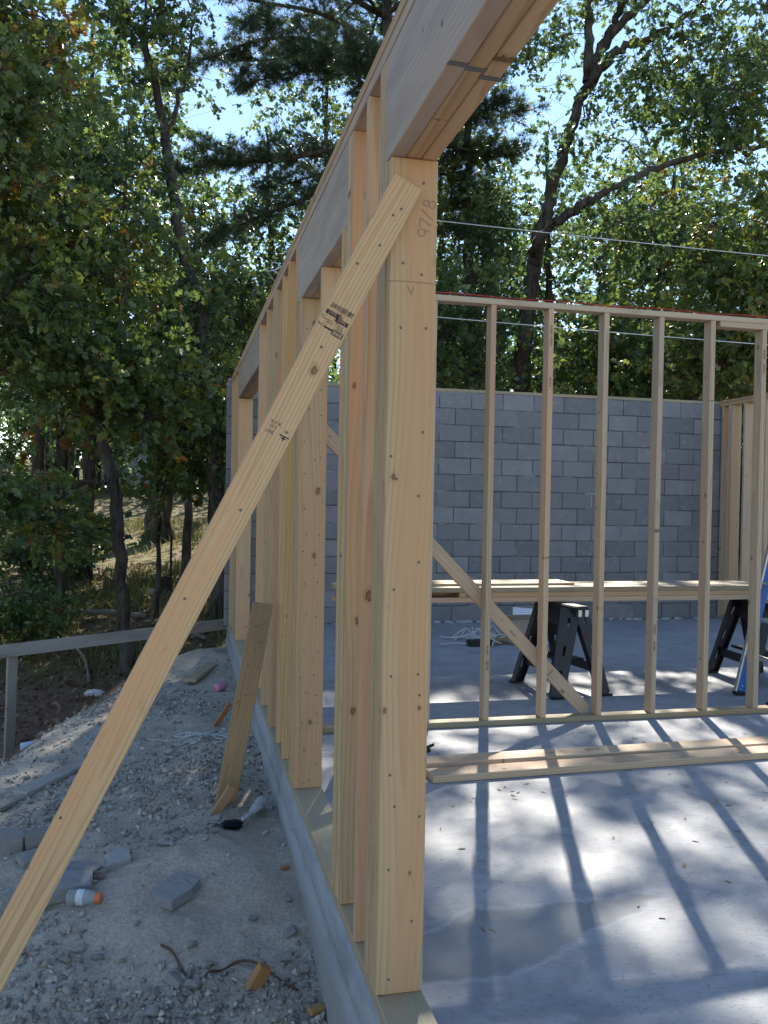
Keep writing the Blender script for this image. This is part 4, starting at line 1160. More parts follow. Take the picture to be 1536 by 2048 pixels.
# ------------------------------------------------------------------ gravel (uncountable)
def stones(n, xy, smin, smax, rs):
    base = np.array([(x, y, z) for x in (-1, 1) for y in (-1, 1) for z in (-1, 1)], float)
    Fq = np.array([(0, 1, 3, 2), (4, 6, 7, 5), (0, 4, 5, 1), (2, 3, 7, 6), (0, 2, 6, 4), (1, 5, 7, 3)])
    s = smin * (smax / smin) ** (rs.random(n) ** 2.2)
    V = base[None] * (1 + rs.normal(0, .28, (n, 8, 3)))
    V *= (s[:, None] * rs.uniform(.55, 1.25, (n, 3)) * np.array((1, .85, .45)))[:, None, :] * .5
    A = rs.normal(size=(n, 4)); A /= np.linalg.norm(A, axis=1)[:, None]
    w, x, y, z = A.T
    Rm = np.stack([1 - 2 * (y * y + z * z), 2 * (x * y - w * z), 2 * (x * z + w * y), 2 * (x * y + w * z), 1 - 2 * (x * x + z * z), 2 * (y * z - w * x), 2 * (x * z - w * y), 2 * (y * z + w * x), 1 - 2 * (x * x + y * y)], -1).reshape(n, 3, 3)
    V = np.einsum('nij,nkj->nki', Rm, V)
    P3 = np.stack([xy[:, 0], xy[:, 1], ground_z(xy[:, 0], xy[:, 1]) + s * .12], -1)
    V += P3[:, None]
    F = (Fq[None] + (np.arange(n) * 8)[:, None, None]).reshape(-1, 4)
    return V.reshape(-1, 3), F
def gravel_density(x, y):
    d = .30 + 1.2 * np.clip(vnoise(x * 1.6, y * 1.6, 51) + .12, 0, 1) * 2
    sand = np.exp(-(((x + .42) / .40) ** 2 + ((y - 1.55) / .48) ** 2))
    sand2 = np.exp(-(((x + .18) / .28) ** 2 + ((y - 5.2) / 1.0) ** 2)) + np.exp(-(((x + .15) / .2) ** 2 + ((y - 1.9) / .5) ** 2))
    band = np.exp(-((y - .85) / .25) ** 2) + .9 * np.exp(-(((x + .55) / .5) ** 2 + ((y - 3.1) / .6) ** 2))
    e = (x + 1.64) * -.96 + (y - 3.2) * .279
    return np.clip(d + .9 * band - 1.1 * sand - 1.0 * sand2 - .9 * sstep(.3, 1.6, e), .03, 2)
n0 = 60000
xy = np.stack([-2.6 * rng.random(n0) ** 1.1 - .01, .3 + 6.6 * rng.random(n0) ** 1.5], -1)
keep = rng.random(n0) < gravel_density(xy[:, 0], xy[:, 1]) * .55
xy = xy[keep]
Vg, Fg = stones(len(xy), xy, .005, .034, rng)
gr = link("gravel", np_mesh("gravel", Vg, mat=GRAVEL, loops=Fg.ravel(), counts=np.full(len(Fg), 4)))
tag(gr, "loose grey and pale gravel strewn over the bank", kind='stuff')

# ------------------------------------------------------------------ leaves
KITE = np.array([(0, 0, 0), (-.33, .45, .09), (.33, .45, .09), (0, 1, -.06)])
KITE_F = [(0, 3, 1), (0, 2, 3)]
LOBE = np.array([(0, -.05, 0), (-.36, .24, .06), (-.13, .42, .02), (-.38, .62, .07), (0, 1, -.08), (.38, .62, .07), (.13, .42, .02), (.36, .24, .06)])
LOBE_F = [(0, 4, 3, 2, 1), (0, 7, 6, 5, 4)]
def leaf_arrays(C, size, rs, lobed=False, flat=.55, tint=None, T=None):
    """leaves with base C; T optional growing direction"""
    n = len(C)
    shp, fs = (LOBE, LOBE_F) if lobed else (KITE, KITE_F)
    nrm = rs.normal(size=(n, 3)) * np.array((.8, .8, .6)); nrm[:, 2] += flat * np.sign(rs.random(n) - .06)
    nrm /= np.linalg.norm(nrm, axis=1)[:, None] + 1e-9
    if T is None:
        t = rs.normal(size=(n, 3)); t[:, 2] -= .35
    else:
        t = T
    t = t / (np.linalg.norm(t, axis=1)[:, None] + 1e-9)
    nrm = nrm - (t * nrm).sum(1)[:, None] * t; nrm /= np.linalg.norm(nrm, axis=1)[:, None] + 1e-9
    b = np.cross(nrm, t)
    s = (size * rs.uniform(.65, 1.25, n))[:, None, None]
    V = C[:, None] + s * (shp[None, :, 0, None] * b[:, None] + shp[None, :, 1, None] * t[:, None] + shp[None, :, 2, None] * nrm[:, None])
    m = len(shp)
    lo = np.array([i for f in fs for i in f]); ct = np.array([len(f) for f in fs])
    L = (lo[None] + (np.arange(n) * m)[:, None]).ravel()
    return V.reshape(-1, 3), L, np.tile(ct, n), np.repeat(tint, m)

def ellipsoid_pts(E, rs):
    out = []
    for cx, cy, cz, rx_, ry_, rz_, n in E:
        v = rs.normal(size=(n, 3)); v /= np.linalg.norm(v, axis=1)[:, None]
        v *= (rs.random(n) ** .45)[:, None]
        out.append(np.array((cx, cy, cz)) + v * np.array((rx_, ry_, rz_)))
    return np.concatenate(out)

def broadleaf(name, label, base, limbs, E, per=42, size=.10, spread=.42, lobed=False, tint=.4, seed=1, group=None, cat="tree", mat=None, twig=.016):
    """limbs: list of (points, r0, r1); E: crown ellipsoids filled with leafy twigs hung on the nearest limb"""
    rs = np.random.default_rng(seed)
    root = empty(name, base, label, cat, group)
    tubes, sk = [], []
    for pts, r0, r1 in limbs:
        p = smooth_path(pts, 8)
        p[1:-1] += rs.normal(0, .018, (len(p) - 2, 3)) * (1 + 2 * r0)
        rr = np.linspace(r0, r1, len(p)) ** 1.0
        rr *= 1 + rs.normal(0, .05, len(p))
        if r0 > .07 and pts[0][2] < base[2] + .2: rr[:3] *= np.array((1.5, 1.22, 1.08))
        tubes.append((p, rr, 9 if r0 > .06 else 6)); sk.append(p[len(p) // 4:])
    SK = np.concatenate(sk)
    Cc = ellipsoid_pts(E, rs)
    SKl = [SK]
    order = np.argsort([np.min(np.linalg.norm(SK - c, axis=1)) for c in Cc])
    LC, LT, LD = [], [], []
    for oi in order:
        c = Cc[oi]
        A = np.concatenate(SKl) if len(SKl) > 1 else SK
        SKl = [A]
        dd = np.linalg.norm(A - c, axis=1) + .35 * np.clip(A[:, 2] - c[2], 0, 9)
        p0 = A[np.argmin(dd)]; ln = np.linalg.norm(c - p0)
        if ln > 4.5: continue
        mid = (p0 + c) / 2 + rs.normal(0, .10 * ln + .02, 3); mid[2] += .08 * ln
        p = smooth_path([p0, mid, c], 4)
        tubes.append((p, np.linspace(twig * (.6 + .45 * ln), .004, len(p)), 4))
        SKl.append(p[3:])
        # leaf sprays: rosettes of leaves round several twig tips
        K = max(2, rs.poisson(per / 5.6))
        tips = c + rs.normal(0, 1, (K, 3)) * np.array((spread, spread, spread * .6))
        hv_ = tips - (p0 * .35 + c * .65); hv_ /= np.linalg.norm(hv_, axis=1)[:, None] + 1e-9
        ct_ = np.clip(tint + rs.normal(0, .16), 0, 1)
        for q in range(K):
            m = rs.poisson(7.5)
            if q % 2 == 0: tubes.append((np.array([c * .55 + p0 * .45 if q else c, tips[q]]), np.array((.006, .003)), 3))
            LC.append(tips[q] + rs.normal(0, .035, (m, 3)) - hv_[q] * (rs.random((m, 1)) * .16))
            LD.append(hv_[q] * .7 + rs.normal(0, .75, (m, 3)) + np.array((0, 0, -.25)))
            LT.append(np.clip(ct_ + rs.normal(0, .08) + rs.normal(0, .10, m) + (rs.random(m) < .02) * .35, 0, 1))
    link("trunk", tubes_mesh("trunk", tubes, BARK), root, Matrix.Identity(4))
    LC = np.concatenate(LC); LT = np.concatenate(LT)
    V, L, ct, tt = leaf_arrays(LC, size * 1.0, rs, lobed, tint=LT, T=np.concatenate(LD))
    link("crown", np_mesh("crown", V, mat=mat or OAK, loops=L, counts=ct, attr={'tint': tt}), root, Matrix.Identity(4))
    return root

# ------------------------------------------------------------------ trees
def gb(x, y, dz=-.25): return (x, y, float(ground_z(x, y)) + dz)
# slim oak that leans to the left over the leaf litter
broadleaf("oak_tree", "slim oak with a crooked dark trunk leaning left over the leaf litter", gb(-1.26, 10.56),
    [([gb(-1.26, 10.56), (-1.42, 10.55, 1.04), (-1.64, 10.54, 2.26), (-1.92, 10.51, 2.88), (-2.61, 10.42, 3.6), (-3.2, 10.3, 4.1), (-3.9, 10.2, 4.9)], .105, .03),
     ([(-1.75, 10.5, 2.5), (-1.5, 10.3, 3.3), (-1.35, 10.1, 4.4), (-1.3, 10.0, 5.4)], .04, .012),
     ([(-1.55, 10.54, 1.7), (-2.0, 10.2, 1.55), (-2.5, 9.9, 1.1)], .03, .01),
     ([(-2.3, 10.45, 3.3), (-2.2, 10.0, 4.3), (-2.3, 9.8, 5.6)], .045, .012)],
    [(-2.1, 10.0, 4.4, 1.5, 1.3, 1.5, 70), (-3.3, 9.9, 4.8, 1.2, 1.2, 1.3, 45), (-1.6, 9.9, 3.0, .9, .9, .6, 30), (-2.4, 9.8, 1.2, .5, .5, .4, 10), (-1.0, 10.1, 3.0, .8, .8, .6, 26)],
    per=48, size=.115, lobed=True, tint=.62, seed=21)
broadleaf("oak_tree", "straight thin dark-trunked tree left of the leaning oak", gb(-2.49, 12.96),
    [([gb(-2.49, 12.96), (-2.49, 12.96, 1.37), (-2.53, 12.96, 3.05), (-2.58, 12.95, 4.71), (-2.71, 12.93, 6.19), (-2.81, 12.92, 8.6)], .11, .03)],
    [(-2.6, 12.7, 6.2, 1.5, 1.4, 2.0, 60), (-2.2, 12.5, 3.0, .9, .9, .7, 18), (-2.0, 12.2, .75, .55, .5, .4, 9)],
    per=44, size=.115, lobed=True, tint=.5, seed=22)
broadleaf("oak_tree", "thick dark trunk standing deep in the wood at the far left", gb(-3.85, 19.34),
    [([gb(-3.85, 19.34), (-3.79, 19.35, 2.5), (-3.75, 19.35, 4.86), (-3.82, 19.34, 7.78), (-4.07, 19.3, 11.5)], .19, .05)],
    [(-3.9, 19, 8.5, 2.6, 2.4, 3.2, 110), (-3.6, 18.6, 4.4, 1.6, 1.5, 1.2, 30)], per=40, size=.14, spread=.5, tint=.3, seed=23)
broadleaf("oak_tree", "tall forked oak rising beside the far corner of the framed wall", gb(.17, 12.56),
    [([gb(.17, 12.56), (.05, 12.57, 1.42), (-.09, 12.57, 3.11), (-.26, 12.58, 4.62), (-.56, 12.58, 5.61), (-.78, 12.58, 6.84), (-.87, 12.58, 7.49), (-1.13, 12.57, 8.7), (-1.54, 12.55, 9.61), (-1.82, 12.53, 10.53), (-2.3, 12.5, 11.8)], .145, .025),
     ([(-.87, 12.58, 7.4), (-.68, 12.58, 7.97), (-.55, 12.58, 8.61), (-.45, 12.58, 9.46), (-.5, 12.5, 10.6)], .05, .012),
     ([(-.5, 12.58, 5.45), (-1.0, 12.4, 5.9), (-1.7, 12.2, 6.5), (-2.3, 12.0, 7.2)], .05, .012),
     ([(-1.2, 12.57, 8.8), (-1.2, 12.5, 9.8), (-1.0, 12.5, 11.2)], .035, .01)],
    [(-1.0, 12.4, 9.4, 1.0, 1.0, 1.7, 52), (-2.1, 12.3, 10.4, 1.1, 1.0, 1.4, 42), (-1.7, 12.1, 6.9, 1.0, .9, .8, 28), (-.5, 12.3, 4.4, .9, .9, 1.3, 30), (.3, 12.4, 2.6, .7, .7, .9, 18)],
    per=34, size=.115, spread=.36, lobed=True, tint=.3, seed=24)
broadleaf("oak_tree", "big dark oak with wide forking limbs far up the hillside", gb(-1.11, 24.58),
    [([gb(-1.11, 24.58), (-1.11, 24.58, 3.15), (-1.09, 24.58, 4.51), (-1.33, 24.57, 6.6), (-1.28, 24.57, 8.55), (-1.54, 24.56, 12.5)], .40, .06),
     ([(-1.09, 24.58, 4.3), (-1.74, 24.56, 5.37), (-2.53, 24.51, 5.59), (-3.17, 24.46, 5.87), (-4.2, 24.4, 6.6)], .2, .05),
     ([(-1.06, 24.58, 4.2), (-.55, 24.58, 5.44), (-.3, 24.58, 6.81), (-.15, 24.58, 8.94), (.2, 24.5, 11)], .24, .05)],
    [(-1.2, 24.3, 9.6, 3.2, 2.6, 2.8, 130), (-3.6, 24.2, 7.6, 1.8, 1.8, 1.5, 50), (.8, 24.3, 7.6, 1.6, 1.6, 2.2, 60)], per=40, size=.16, spread=.55, tint=.3, seed=25)
# left edge oak that fills the side of the picture with bright leaves
broadleaf("oak_tree", "yellow-green oak filling the left edge, its trunk out of view", gb(-3.23, 8.26),
    [([gb(-3.23, 8.26), (-3.2, 8.26, 1.95), (-3.12, 8.28, 3.65), (-2.94, 8.33, 5.37), (-2.85, 8.34, 7.2)], .16, .05),
     ([(-3.15, 8.28, 3.0), (-2.6, 8.6, 3.9), (-2.1, 8.9, 4.3)], .06, .015), ([(-3.0, 8.3, 4.6), (-2.5, 8.5, 5.8), (-2.1, 8.7, 6.8)], .06, .015)],
    [(-2.8, 8.5, 6.0, 1.15, 1.1, 2.0, 105), (-2.6, 8.8, 3.5, .9, .9, 1.0, 48), (-2.9, 8.3, 1.3, .55, .6, .5, 16)],
    per=46, size=.105, lobed=True, tint=.6, spread=.36, seed=26)
broadleaf("oak_tree", "second leafy oak at the left, behind the edge oak", gb(-4.3, 13.5),
    [([gb(-4.3, 13.5), (-4.2, 13.5, 3), (-4.0, 13.5, 6), (-3.9, 13.4, 9.5)], .16, .05), ([(-4.1, 13.5, 4.5), (-3.3, 13.2, 5.8), (-2.7, 13, 7.0)], .07, .02)],
    [(-3.7, 13.1, 7.8, 1.9, 1.6, 2.6, 120), (-3.2, 12.6, 4.3, 1.3, 1.2, 1.1, 40), (-4.0, 12.5, 2.0, 1.1, 1.0, .8, 24)], per=46, size=.115, lobed=True, tint=.5, spread=.42, seed=27)

# tall pine behind the framed wall with long sweeping boughs
def pine(name, label, trunk, boughs, nrandom, zlo, zhi, reach, seed, r0=.26, dens=1.0):
    rs = np.random.default_rng(seed)
    root = empty(name, trunk[0], label, "tree")
    tp = smooth_path(trunk, 8)
    tubes = [(tp, np.linspace(r0, .04, len(tp)) * (1 + rs.normal(0, .03, len(tp))), 10)]
    bl = [smooth_path(b, 6) for b in boughs]
    zs = tp[:, 2]
    for q in range(nrandom):
        z = rs.uniform(zlo, zhi); p0 = np.array([np.interp(z, zs, tp[:, i]) for i in range(3)])
        a_ = rs.uniform(0, 2 * math.pi)
        if z > 10.3 and math.cos(a_) > .62: continue      # high right-hand boughs left out to let sun through to the slab
        ln = reach * (1 - .55 * (z - zlo) / (zhi - zlo + .01)) * rs.uniform(.55, 1.0)
        d = np.array((math.cos(a_), math.sin(a_), 0))
        s_ = np.linspace(0, 1, 5)[:, None]
        b = p0 + d * ln * s_ + np.array((0, 0, 1)) * (ln * (.12 * s_ - .22 * s_ ** 2 + .10 * s_ ** 3)) + rs.normal(0, .08, (5, 3)) * s_
        bl.append(smooth_path(b, 5))
    T, A = [], []
    for b in bl:
        L = np.linalg.norm(np.diff(b, axis=0), axis=1).sum()
        tubes.append((b, np.linspace(.022 + .011 * L, .008, len(b)), 5))
        n = int(L * 13 * dens)
        for q in range(n):
            t = .22 + .78 * rs.random() ** .75
            i = t * (len(b) - 1); i0 = int(min(i, len(b) - 2)); p0 = b[i0] + (b[i0 + 1] - b[i0]) * (i - i0)
            d = b[i0 + 1] - b[i0]; d /= np.linalg.norm(d) + 1e-9
            side = np.cross(d, (0, 0, 1)); side /= np.linalg.norm(side) + 1e-9
            v = d * rs.uniform(.3, 1.0) + side * rs.choice((-1, 1)) * rs.uniform(.4, 1.0) + np.array((0, 0, rs.normal(.10, .28)))
            v /= np.linalg.norm(v); tl = rs.uniform(.25, .85) * (1.15 - .6 * t)
            p1 = p0 + v * tl
            tubes.append((np.array([p0, (p0 + p1) / 2 + (0, 0, .02), p1]), np.array((.008, .006, .004)), 3))
            m = 2 + int(tl * 6)
            f = np.linspace(.45, 1.0, m)[:, None]
            T.append(p0 + (p1 - p0) * f + rs.normal(0, .03, (m, 3))); A.append(np.repeat(v[None], m, 0))
    T = np.concatenate(T); A = np.concatenate(A)
    link("trunk", tubes_mesh("trunk", tubes, BARK), root, Matrix.Identity(4))
    nn = 20
    n = len(T)
    D = A[:, None] * .75 + rs.normal(0, .62, (n, nn, 3)); D[:, :, 2] += .18
    D /= np.linalg.norm(D, axis=2)[..., None]
    Lg = rs.uniform(.13, .22, (n, nn, 1))
    S_ = np.cross(D, rs.normal(size=(n, nn, 3))); S_ /= np.linalg.norm(S_, axis=2)[..., None] + 1e-9
    w = .0055
    base = T[:, None] + D * .01
    V = np.stack([base - S_ * w, base + S_ * w, base + D * Lg + S_ * w * .3], 2).reshape(-1, 3)
    nt_ = n * nn
    tint = np.repeat(np.clip(rs.normal(.4, .25, n), 0, 1), nn * 3)
    link("crown", np_mesh("crown", V, mat=NEEDLE, loops=np.arange(nt_ * 3), counts=np.full(nt_, 3), attr={'tint': tint}), root, Matrix.Identity(4))
    return root
pine("pine_tree", "tall dark pine behind the framed wall with long sweeping boughs",
    [gb(4.29, 16.46), (4.29, 16.46, 1.5), (4.16, 16.5, 5.96), (3.99, 16.54, 9.31), (3.84, 16.58, 12.09), (3.66, 16.62, 15.95), (3.52, 16.65, 20.5)],
    [[(3.85, 16.56, 10.41), (2.82, 16.4, 11.24), (1.43, 16.48, 11.42), (.06, 16.57, 10.91), (-.97, 16.58, 10.25)],
     [(3.95, 16.5, 8.59), (2.67, 15.9, 8.88), (1.42, 15.97, 8.6), (.28, 16.06, 8.46), (-.78, 16.08, 8.15)],
     [(3.95, 16.5, 9.0), (2.79, 15.5, 8.22), (1.78, 15.43, 7.61), (.58, 15.54, 7.03), (-.22, 15.58, 6.61)],
     [(3.8, 16.5, 11.44), (2.31, 15.86, 11.7), (.74, 16.03, 11.88), (-.28, 16.08, 12.06)],
     [(3.8, 16.5, 12.2), (2.4, 16.2, 12.5), (1.0, 16.3, 12.6), (-.5, 16.4, 12.9)],
     [(3.85, 16.5, 11.0), (2.6, 15.6, 10.5), (1.5, 15.3, 10.1), (.5, 15.2, 9.7)],
     [(4.0, 16.6, 8.9), (5.17, 16.74, 9.17), (6.03, 16.46, 9.5), (6.67, 16.22, 9.37)],
     [(3.9, 16.6, 10.6), (5.35, 16.68, 11.11), (6.43, 16.32, 11.19)],
     [(4.05, 16.5, 8.0), (2.99, 16.24, 7.57), (2.15, 16.39, 6.66), (1.51, 16.47, 6.2)],
     [(4.1, 16.5, 7.2), (5.0, 16.0, 7.5), (5.9, 15.7, 7.2)], [(3.9, 16.5, 9.9), (4.9, 16.1, 10.3), (5.6, 15.9, 10.0)]],
    78, 8.6, 20.0, 4.9, 31, r0=.25, dens=1.7)
# large oak leaning to the right
broadleaf("oak_tree", "large oak leaning right over the block wall with long arching limbs", gb(6.05, 13.78),
    [([gb(6.05, 13.78), (6.07, 13.77, 1.91), (6.06, 13.78, 3.91), (6.16, 13.73, 5.49), (6.28, 13.68, 6.42), (6.51, 13.58, 7.45), (6.78, 13.46, 8.63), (7.08, 13.3, 9.6), (7.44, 13.14, 10.6), (7.73, 12.99, 11.33), (8.02, 12.82, 12.63), (8.15, 12.75, 14.31)], .20, .035),
     ([(7.1, 13.25, 9.7), (7.04, 13.11, 10.54), (7.01, 13.13, 11.31), (6.85, 13.21, 12.57)], .11, .03),
     ([(6.98, 13.3, 9.4), (7.3, 12.5, 9.95), (7.85, 12.12, 10.11), (8.28, 11.86, 10.35), (8.67, 11.61, 10.71), (9.2, 11.24, 11.56)], .10, .02),
     ([(7.3, 13.2, 10.3), (7.9, 12.6, 11.0), (8.6, 12.2, 11.3), (9.3, 11.9, 11.6)], .09, .02),
     ([(6.25, 13.7, 6.2), (6.0, 12.9, 6.45), (6.39, 12.21, 6.81), (6.96, 11.92, 7.16), (7.54, 11.6, 7.44), (8.39, 11.08, 7.64), (9.14, 10.54, 7.68), (9.9, 10.05, 7.9)], .105, .025)],
    [(8.4, 12.0, 9.2, 1.5, 1.3, 1.1, 70), (7.0, 12.6, 8.4, 1.2, 1.1, 1.0, 18), (9.4, 11.0, 9.9, 1.2, 1.1, 1.3, 46), (8.0, 12.4, 12.2, 1.9, 1.5, 1.3, 62), (8.8, 10.9, 8.2, 1.3, 1.0, .7, 40), (6.6, 13.3, 11.6, 1.1, 1.1, 1.2, 30), (6.1, 13.6, 10.2, .8, .8, .9, 20), (9.6, 11.6, 12.4, 1.3, 1.3, 1.2, 30), (7.5, 12.0, 6.6, 1.3, 1.0, .6, 34)],
    per=40, size=.105, spread=.36, lobed=True, tint=.34, seed=41)
# bright oak at the right edge
broadleaf("oak_tree", "yellow-green oak hanging in from the right edge above the partition", gb(9.5, 9.9),
    [([gb(9.5, 9.9), (9.4, 9.9, 3.5), (9.2, 9.9, 5.6), (9.0, 9.9, 7.2)], .16, .04), ([(9.3, 9.9, 4.2), (8.4, 10.2, 5.2), (7.6, 10.4, 5.6)], .06, .015), ([(9.3, 9.9, 3.6), (8.3, 10.6, 4.2), (7.5, 11.0, 4.2)], .05, .012)],
    [(8.3, 10.3, 5.3, 1.2, 1.0, 1.0, 66), (9.0, 10.0, 6.3, 1.0, 1.0, .9, 40), (8.2, 10.7, 3.9, 1.3, 1.0, .7, 44), (9.0, 10.0, 4.4, .9, .9, .9, 36)], per=42, size=.11, lobed=True, spread=.36, tint=.62, seed=42)
spec = [
 ("leafy tree behind the block wall, second trunk from the post", (6.33, 17.41), [(6.31, 17.42, 5.11), (6.19, 17.46, 6.79), (6.04, 17.3, 9.6), (6.0, 16.6, 13.5), (5.8, 16.4, 15.2)], .2, [(5.7, 15.2, 13.2, 1.2, 1.4, 1.1, 16), (4.2, 15.6, 12.8, 1.1, 1.1, .8, 22), (4.9, 16.2, 15.0, 1.3, 1.3, 1.0, 26), (6.0, 17.0, 8.2, 1.7, 1.5, 2.0, 64), (5.5, 16.6, 4.6, 1.2, 1.2, 1.0, 34)], .35, 51),  # first three crown clumps sit high, added to shade the slab and bank
 ("tree with a dark trunk just right of the post, far behind the wall", (6.94, 21.42), [(6.83, 21.46, 5.8), (6.65, 21.52, 8.67), (6.65, 21.51, 12.24)], .18, [(6.4, 21.2, 10.2, 2.3, 2.0, 2.6, 80), (6.2, 20.6, 5.6, 1.7, 1.6, 1.3, 40)], .3, 52),
 ("forked tree behind the middle of the partition, its crown full and green", (9.56, 14.82), [(9.54, 14.83, 4.21), (9.66, 14.76, 6.4), (9.9, 14.62, 9.0)], .16, [(9.6, 14.4, 7.4, 1.9, 1.6, 1.8, 70), (8.6, 14.2, 4.4, 1.4, 1.2, 1.0, 44)], .48, 53),
 ("dark tree at the far right beyond the block wall", (12.26, 17.86), [(12.21, 17.89, 4.74), (12.23, 17.88, 6.83), (12.1, 17.96, 11.0)], .2, [(12.0, 17.5, 8.6, 2.5, 2.2, 2.6, 100), (11.4, 16.8, 4.8, 1.8, 1.6, 1.2, 50)], .38, 54),
 ("tree in the gap between the leaning oak and the right-hand trees", (9.2, 19.6), [(9.2, 19.6, 5), (9.1, 19.5, 8), (9.0, 19.5, 11.5)], .18, [(9.0, 19.2, 8.4, 2.4, 2.0, 2.4, 70), (8.6, 18.6, 4.6, 2.0, 1.6, 1.2, 50)], .36, 55),
 ("slender tree behind the pine, seen between its boughs", (1.9, 21.5), [(1.9, 21.5, 4), (1.8, 21.4, 8), (1.6, 21.3, 11.5)], .17, [(1.7, 21.2, 7.8, 2.4, 2.0, 2.4, 84), (1.2, 20.6, 4.2, 1.8, 1.5, 1.2, 40)], .34, 56),
 ("bushy tree filling the gap between the pine and the tall forked oak", (.9, 17.6), [(.9, 17.6, 3), (.8, 17.5, 5), (.7, 17.5, 7)], .13, [(.7, 17.2, 5.4, 1.5, 1.3, 1.4, 60), (.6, 16.8, 3.3, 1.1, 1.0, .6, 26)], .42, 57),
 ("low leafy tree over the block wall at the left of the partition", (4.4, 14.0), [(4.4, 14.0, 3), (4.5, 13.9, 4.6), (4.6, 13.8, 6)], .1, [(4.7, 13.6, 4.9, 1.3, 1.0, 1.2, 52), (4.9, 13.4, 3.2, 1.2, .9, .7, 34)], .42, 58),
 ("low bushy tree over the block wall behind the middle studs", (7.6, 13.2), [(7.6, 13.2, 3), (7.7, 13.1, 4.4), (7.8, 13.0, 5.4)], .1, [(7.6, 12.8, 4.3, 1.5, 1.0, 1.0, 60), (7.2, 12.6, 3.0, 1.4, .9, .6, 40)], .46, 59),
 ("low dense tree behind the right end of the block wall", (10.6, 13.0), [(10.6, 13, 3), (10.5, 13, 4.6), (10.4, 12.9, 6)], .11, [(10.3, 12.7, 4.6, 1.6, 1.2, 1.3, 64), (9.6, 12.4, 3.1, 1.4, 1.0, .7, 40)], .45, 60),
 ("tall oak far behind on the left, crown reaching the sky", (-2.6, 17.5), [(-2.5, 17.5, 4), (-2.6, 17.4, 8), (-2.5, 17.3, 11.6)], .18, [(-2.4, 17.1, 9.2, 2.0, 1.8, 2.4, 84), (-2.0, 16.6, 5.6, 1.6, 1.4, 1.0, 40)], .4, 61),
 ("tall leafy tree close behind the pine, closing the sky beside its trunk", (3.2, 21.8), [(3.2, 21.8, 5), (3.3, 21.7, 9), (3.3, 21.6, 14.5)], .2, [(3.2, 21.4, 12.6, 2.5, 2.0, 2.3, 90), (4.4, 21.0, 8.6, 2.0, 1.6, 2.0, 60)], .3, 64),
 ("young oak with bright low leaves between the leaning oak and the forked one", (-.9, 13.3), [(-.9, 13.3, 1.2), (-.95, 13.2, 2.4), (-1.0, 13.1, 3.4)], .05, [(-1.1, 13.0, 3.0, 1.0, .8, .65, 46), (-.5, 13.0, 1.9, .7, .6, .45, 26)], .6, 65),
 ("broad green tree closing the gap right of the leaning oak's trunk, far back", (8.3, 22.6), [(8.3, 22.6, 4), (8.3, 22.6, 7), (8.3, 22.5, 10.5)], .2, [(8.3, 22.2, 8.2, 2.4, 1.8, 2.6, 100), (8.3, 21.8, 4.6, 2.2, 1.6, 1.2, 60)], .34, 66),
 ("broad green tree far back toward the right edge", (12.2, 21.6), [(12.2, 21.6, 4), (12.2, 21.6, 7), (12.2, 21.5, 10.5)], .2, [(12.2, 21.2, 8.0, 2.4, 1.8, 2.6, 100), (11.9, 20.8, 4.6, 2.2, 1.6, 1.2, 60)], .38, 67),
 ("oak behind the leaning one with a low spreading crown", (-.4, 15.4), [(-.4, 15.4, 2), (-.5, 15.3, 3.6), (-.6, 15.2, 5.2)], .1, [(-.6, 15.0, 4.3, 1.2, 1.0, 1.1, 44)], .45, 62),
]
for lab, (x, y), pts, r0, E, tint, sd_ in spec:
    broadleaf("tree", lab, gb(x, y), [([gb(x, y)] + pts, r0, .03)], E, per=44, size=.14, spread=.5, tint=tint, seed=sd_)

# shrubs under the trees
shr = [(-2.9, 11.6, .9, .7, .5, "low shrub at the left under the edge oak"), (-3.4, 15.5, 1.4, 1.1, .3, "dark shrub deep in the wood at the left"),
       (-3.0, 17.5, 1.0, .8, .35, "dark shrub behind the straight thin tree")]
for i, (x, y, r_, h_, tint, lab) in enumerate(shr):
    z = float(ground_z(x, y))
    broadleaf("shrub", lab, (x, y, z), [([(x, y, z - .05), (x + .1, y, z + h_ * .6), (x + .05, y + .05, z + h_ * 1.3)], .025, .01)], [(x, y, z + h_ * .9, r_, r_ * .8, h_ * .8, int(34 * r_ * r_) + 12)], per=36, size=.10, lobed=False, spread=.28, tint=tint, seed=70 + i, cat="shrub")

# ------------------------------------------------------------------ far wood, read as one mass
rs = np.random.default_rng(77)
tubes, LC, LT = [], [], []
for q in range(360):
    a_ = R(rs.uniform(-42, 66) if q < 230 else rs.uniform(-30, 4)); D = rs.uniform(27, 62) if q < 230 else rs.uniform(44, 70)
    x, y = -.577 + D * math.sin(a_), -2.418 + D * math.cos(a_)
    if (abs(x + 2.1) < 1.7 and D > 22) or (x < 1.5 and D < 36): continue
    h = rs.uniform(5, 10.5); z = float(ground_z(x, y))
    tubes.append((np.array([(x, y, z - .3), (x + rs.normal(0, .2), y, z + h * .5), (x + rs.normal(0, .4), y, z + h * .9)]), np.array((.2, .15, .05)), 5))
    nC = 17
    C = np.array((x, y, z + h * .62)) + rs.normal(0, 1, (nC, 3)) * np.array((1.5, 1.5, h * .2))
    for c in C:
        m = rs.poisson(26); LC.append(c + rs.normal(0, 1, (m, 3)) * np.array((.7, .7, .45))); LT.append(np.clip(.36 + rs.normal(0, .15) + rs.normal(0, .15, m), 0, 1))
for q in range(150):
    a_ = R(rs.uniform(-42, 66)); D = rs.uniform(20, 45)
    x, y = -.577 + D * math.sin(a_), -2.418 + D * math.cos(a_)
    if x < 3 and D < 36: continue
    z = float(ground_z(x, y)); m = rs.poisson(90)
    LC.append(np.array((x, y, z + 1.2)) + rs.normal(0, 1, (m, 3)) * np.array((1.2, 1.2, .8))); LT.append(np.clip(.35 + rs.normal(0, .15, m), 0, 1))
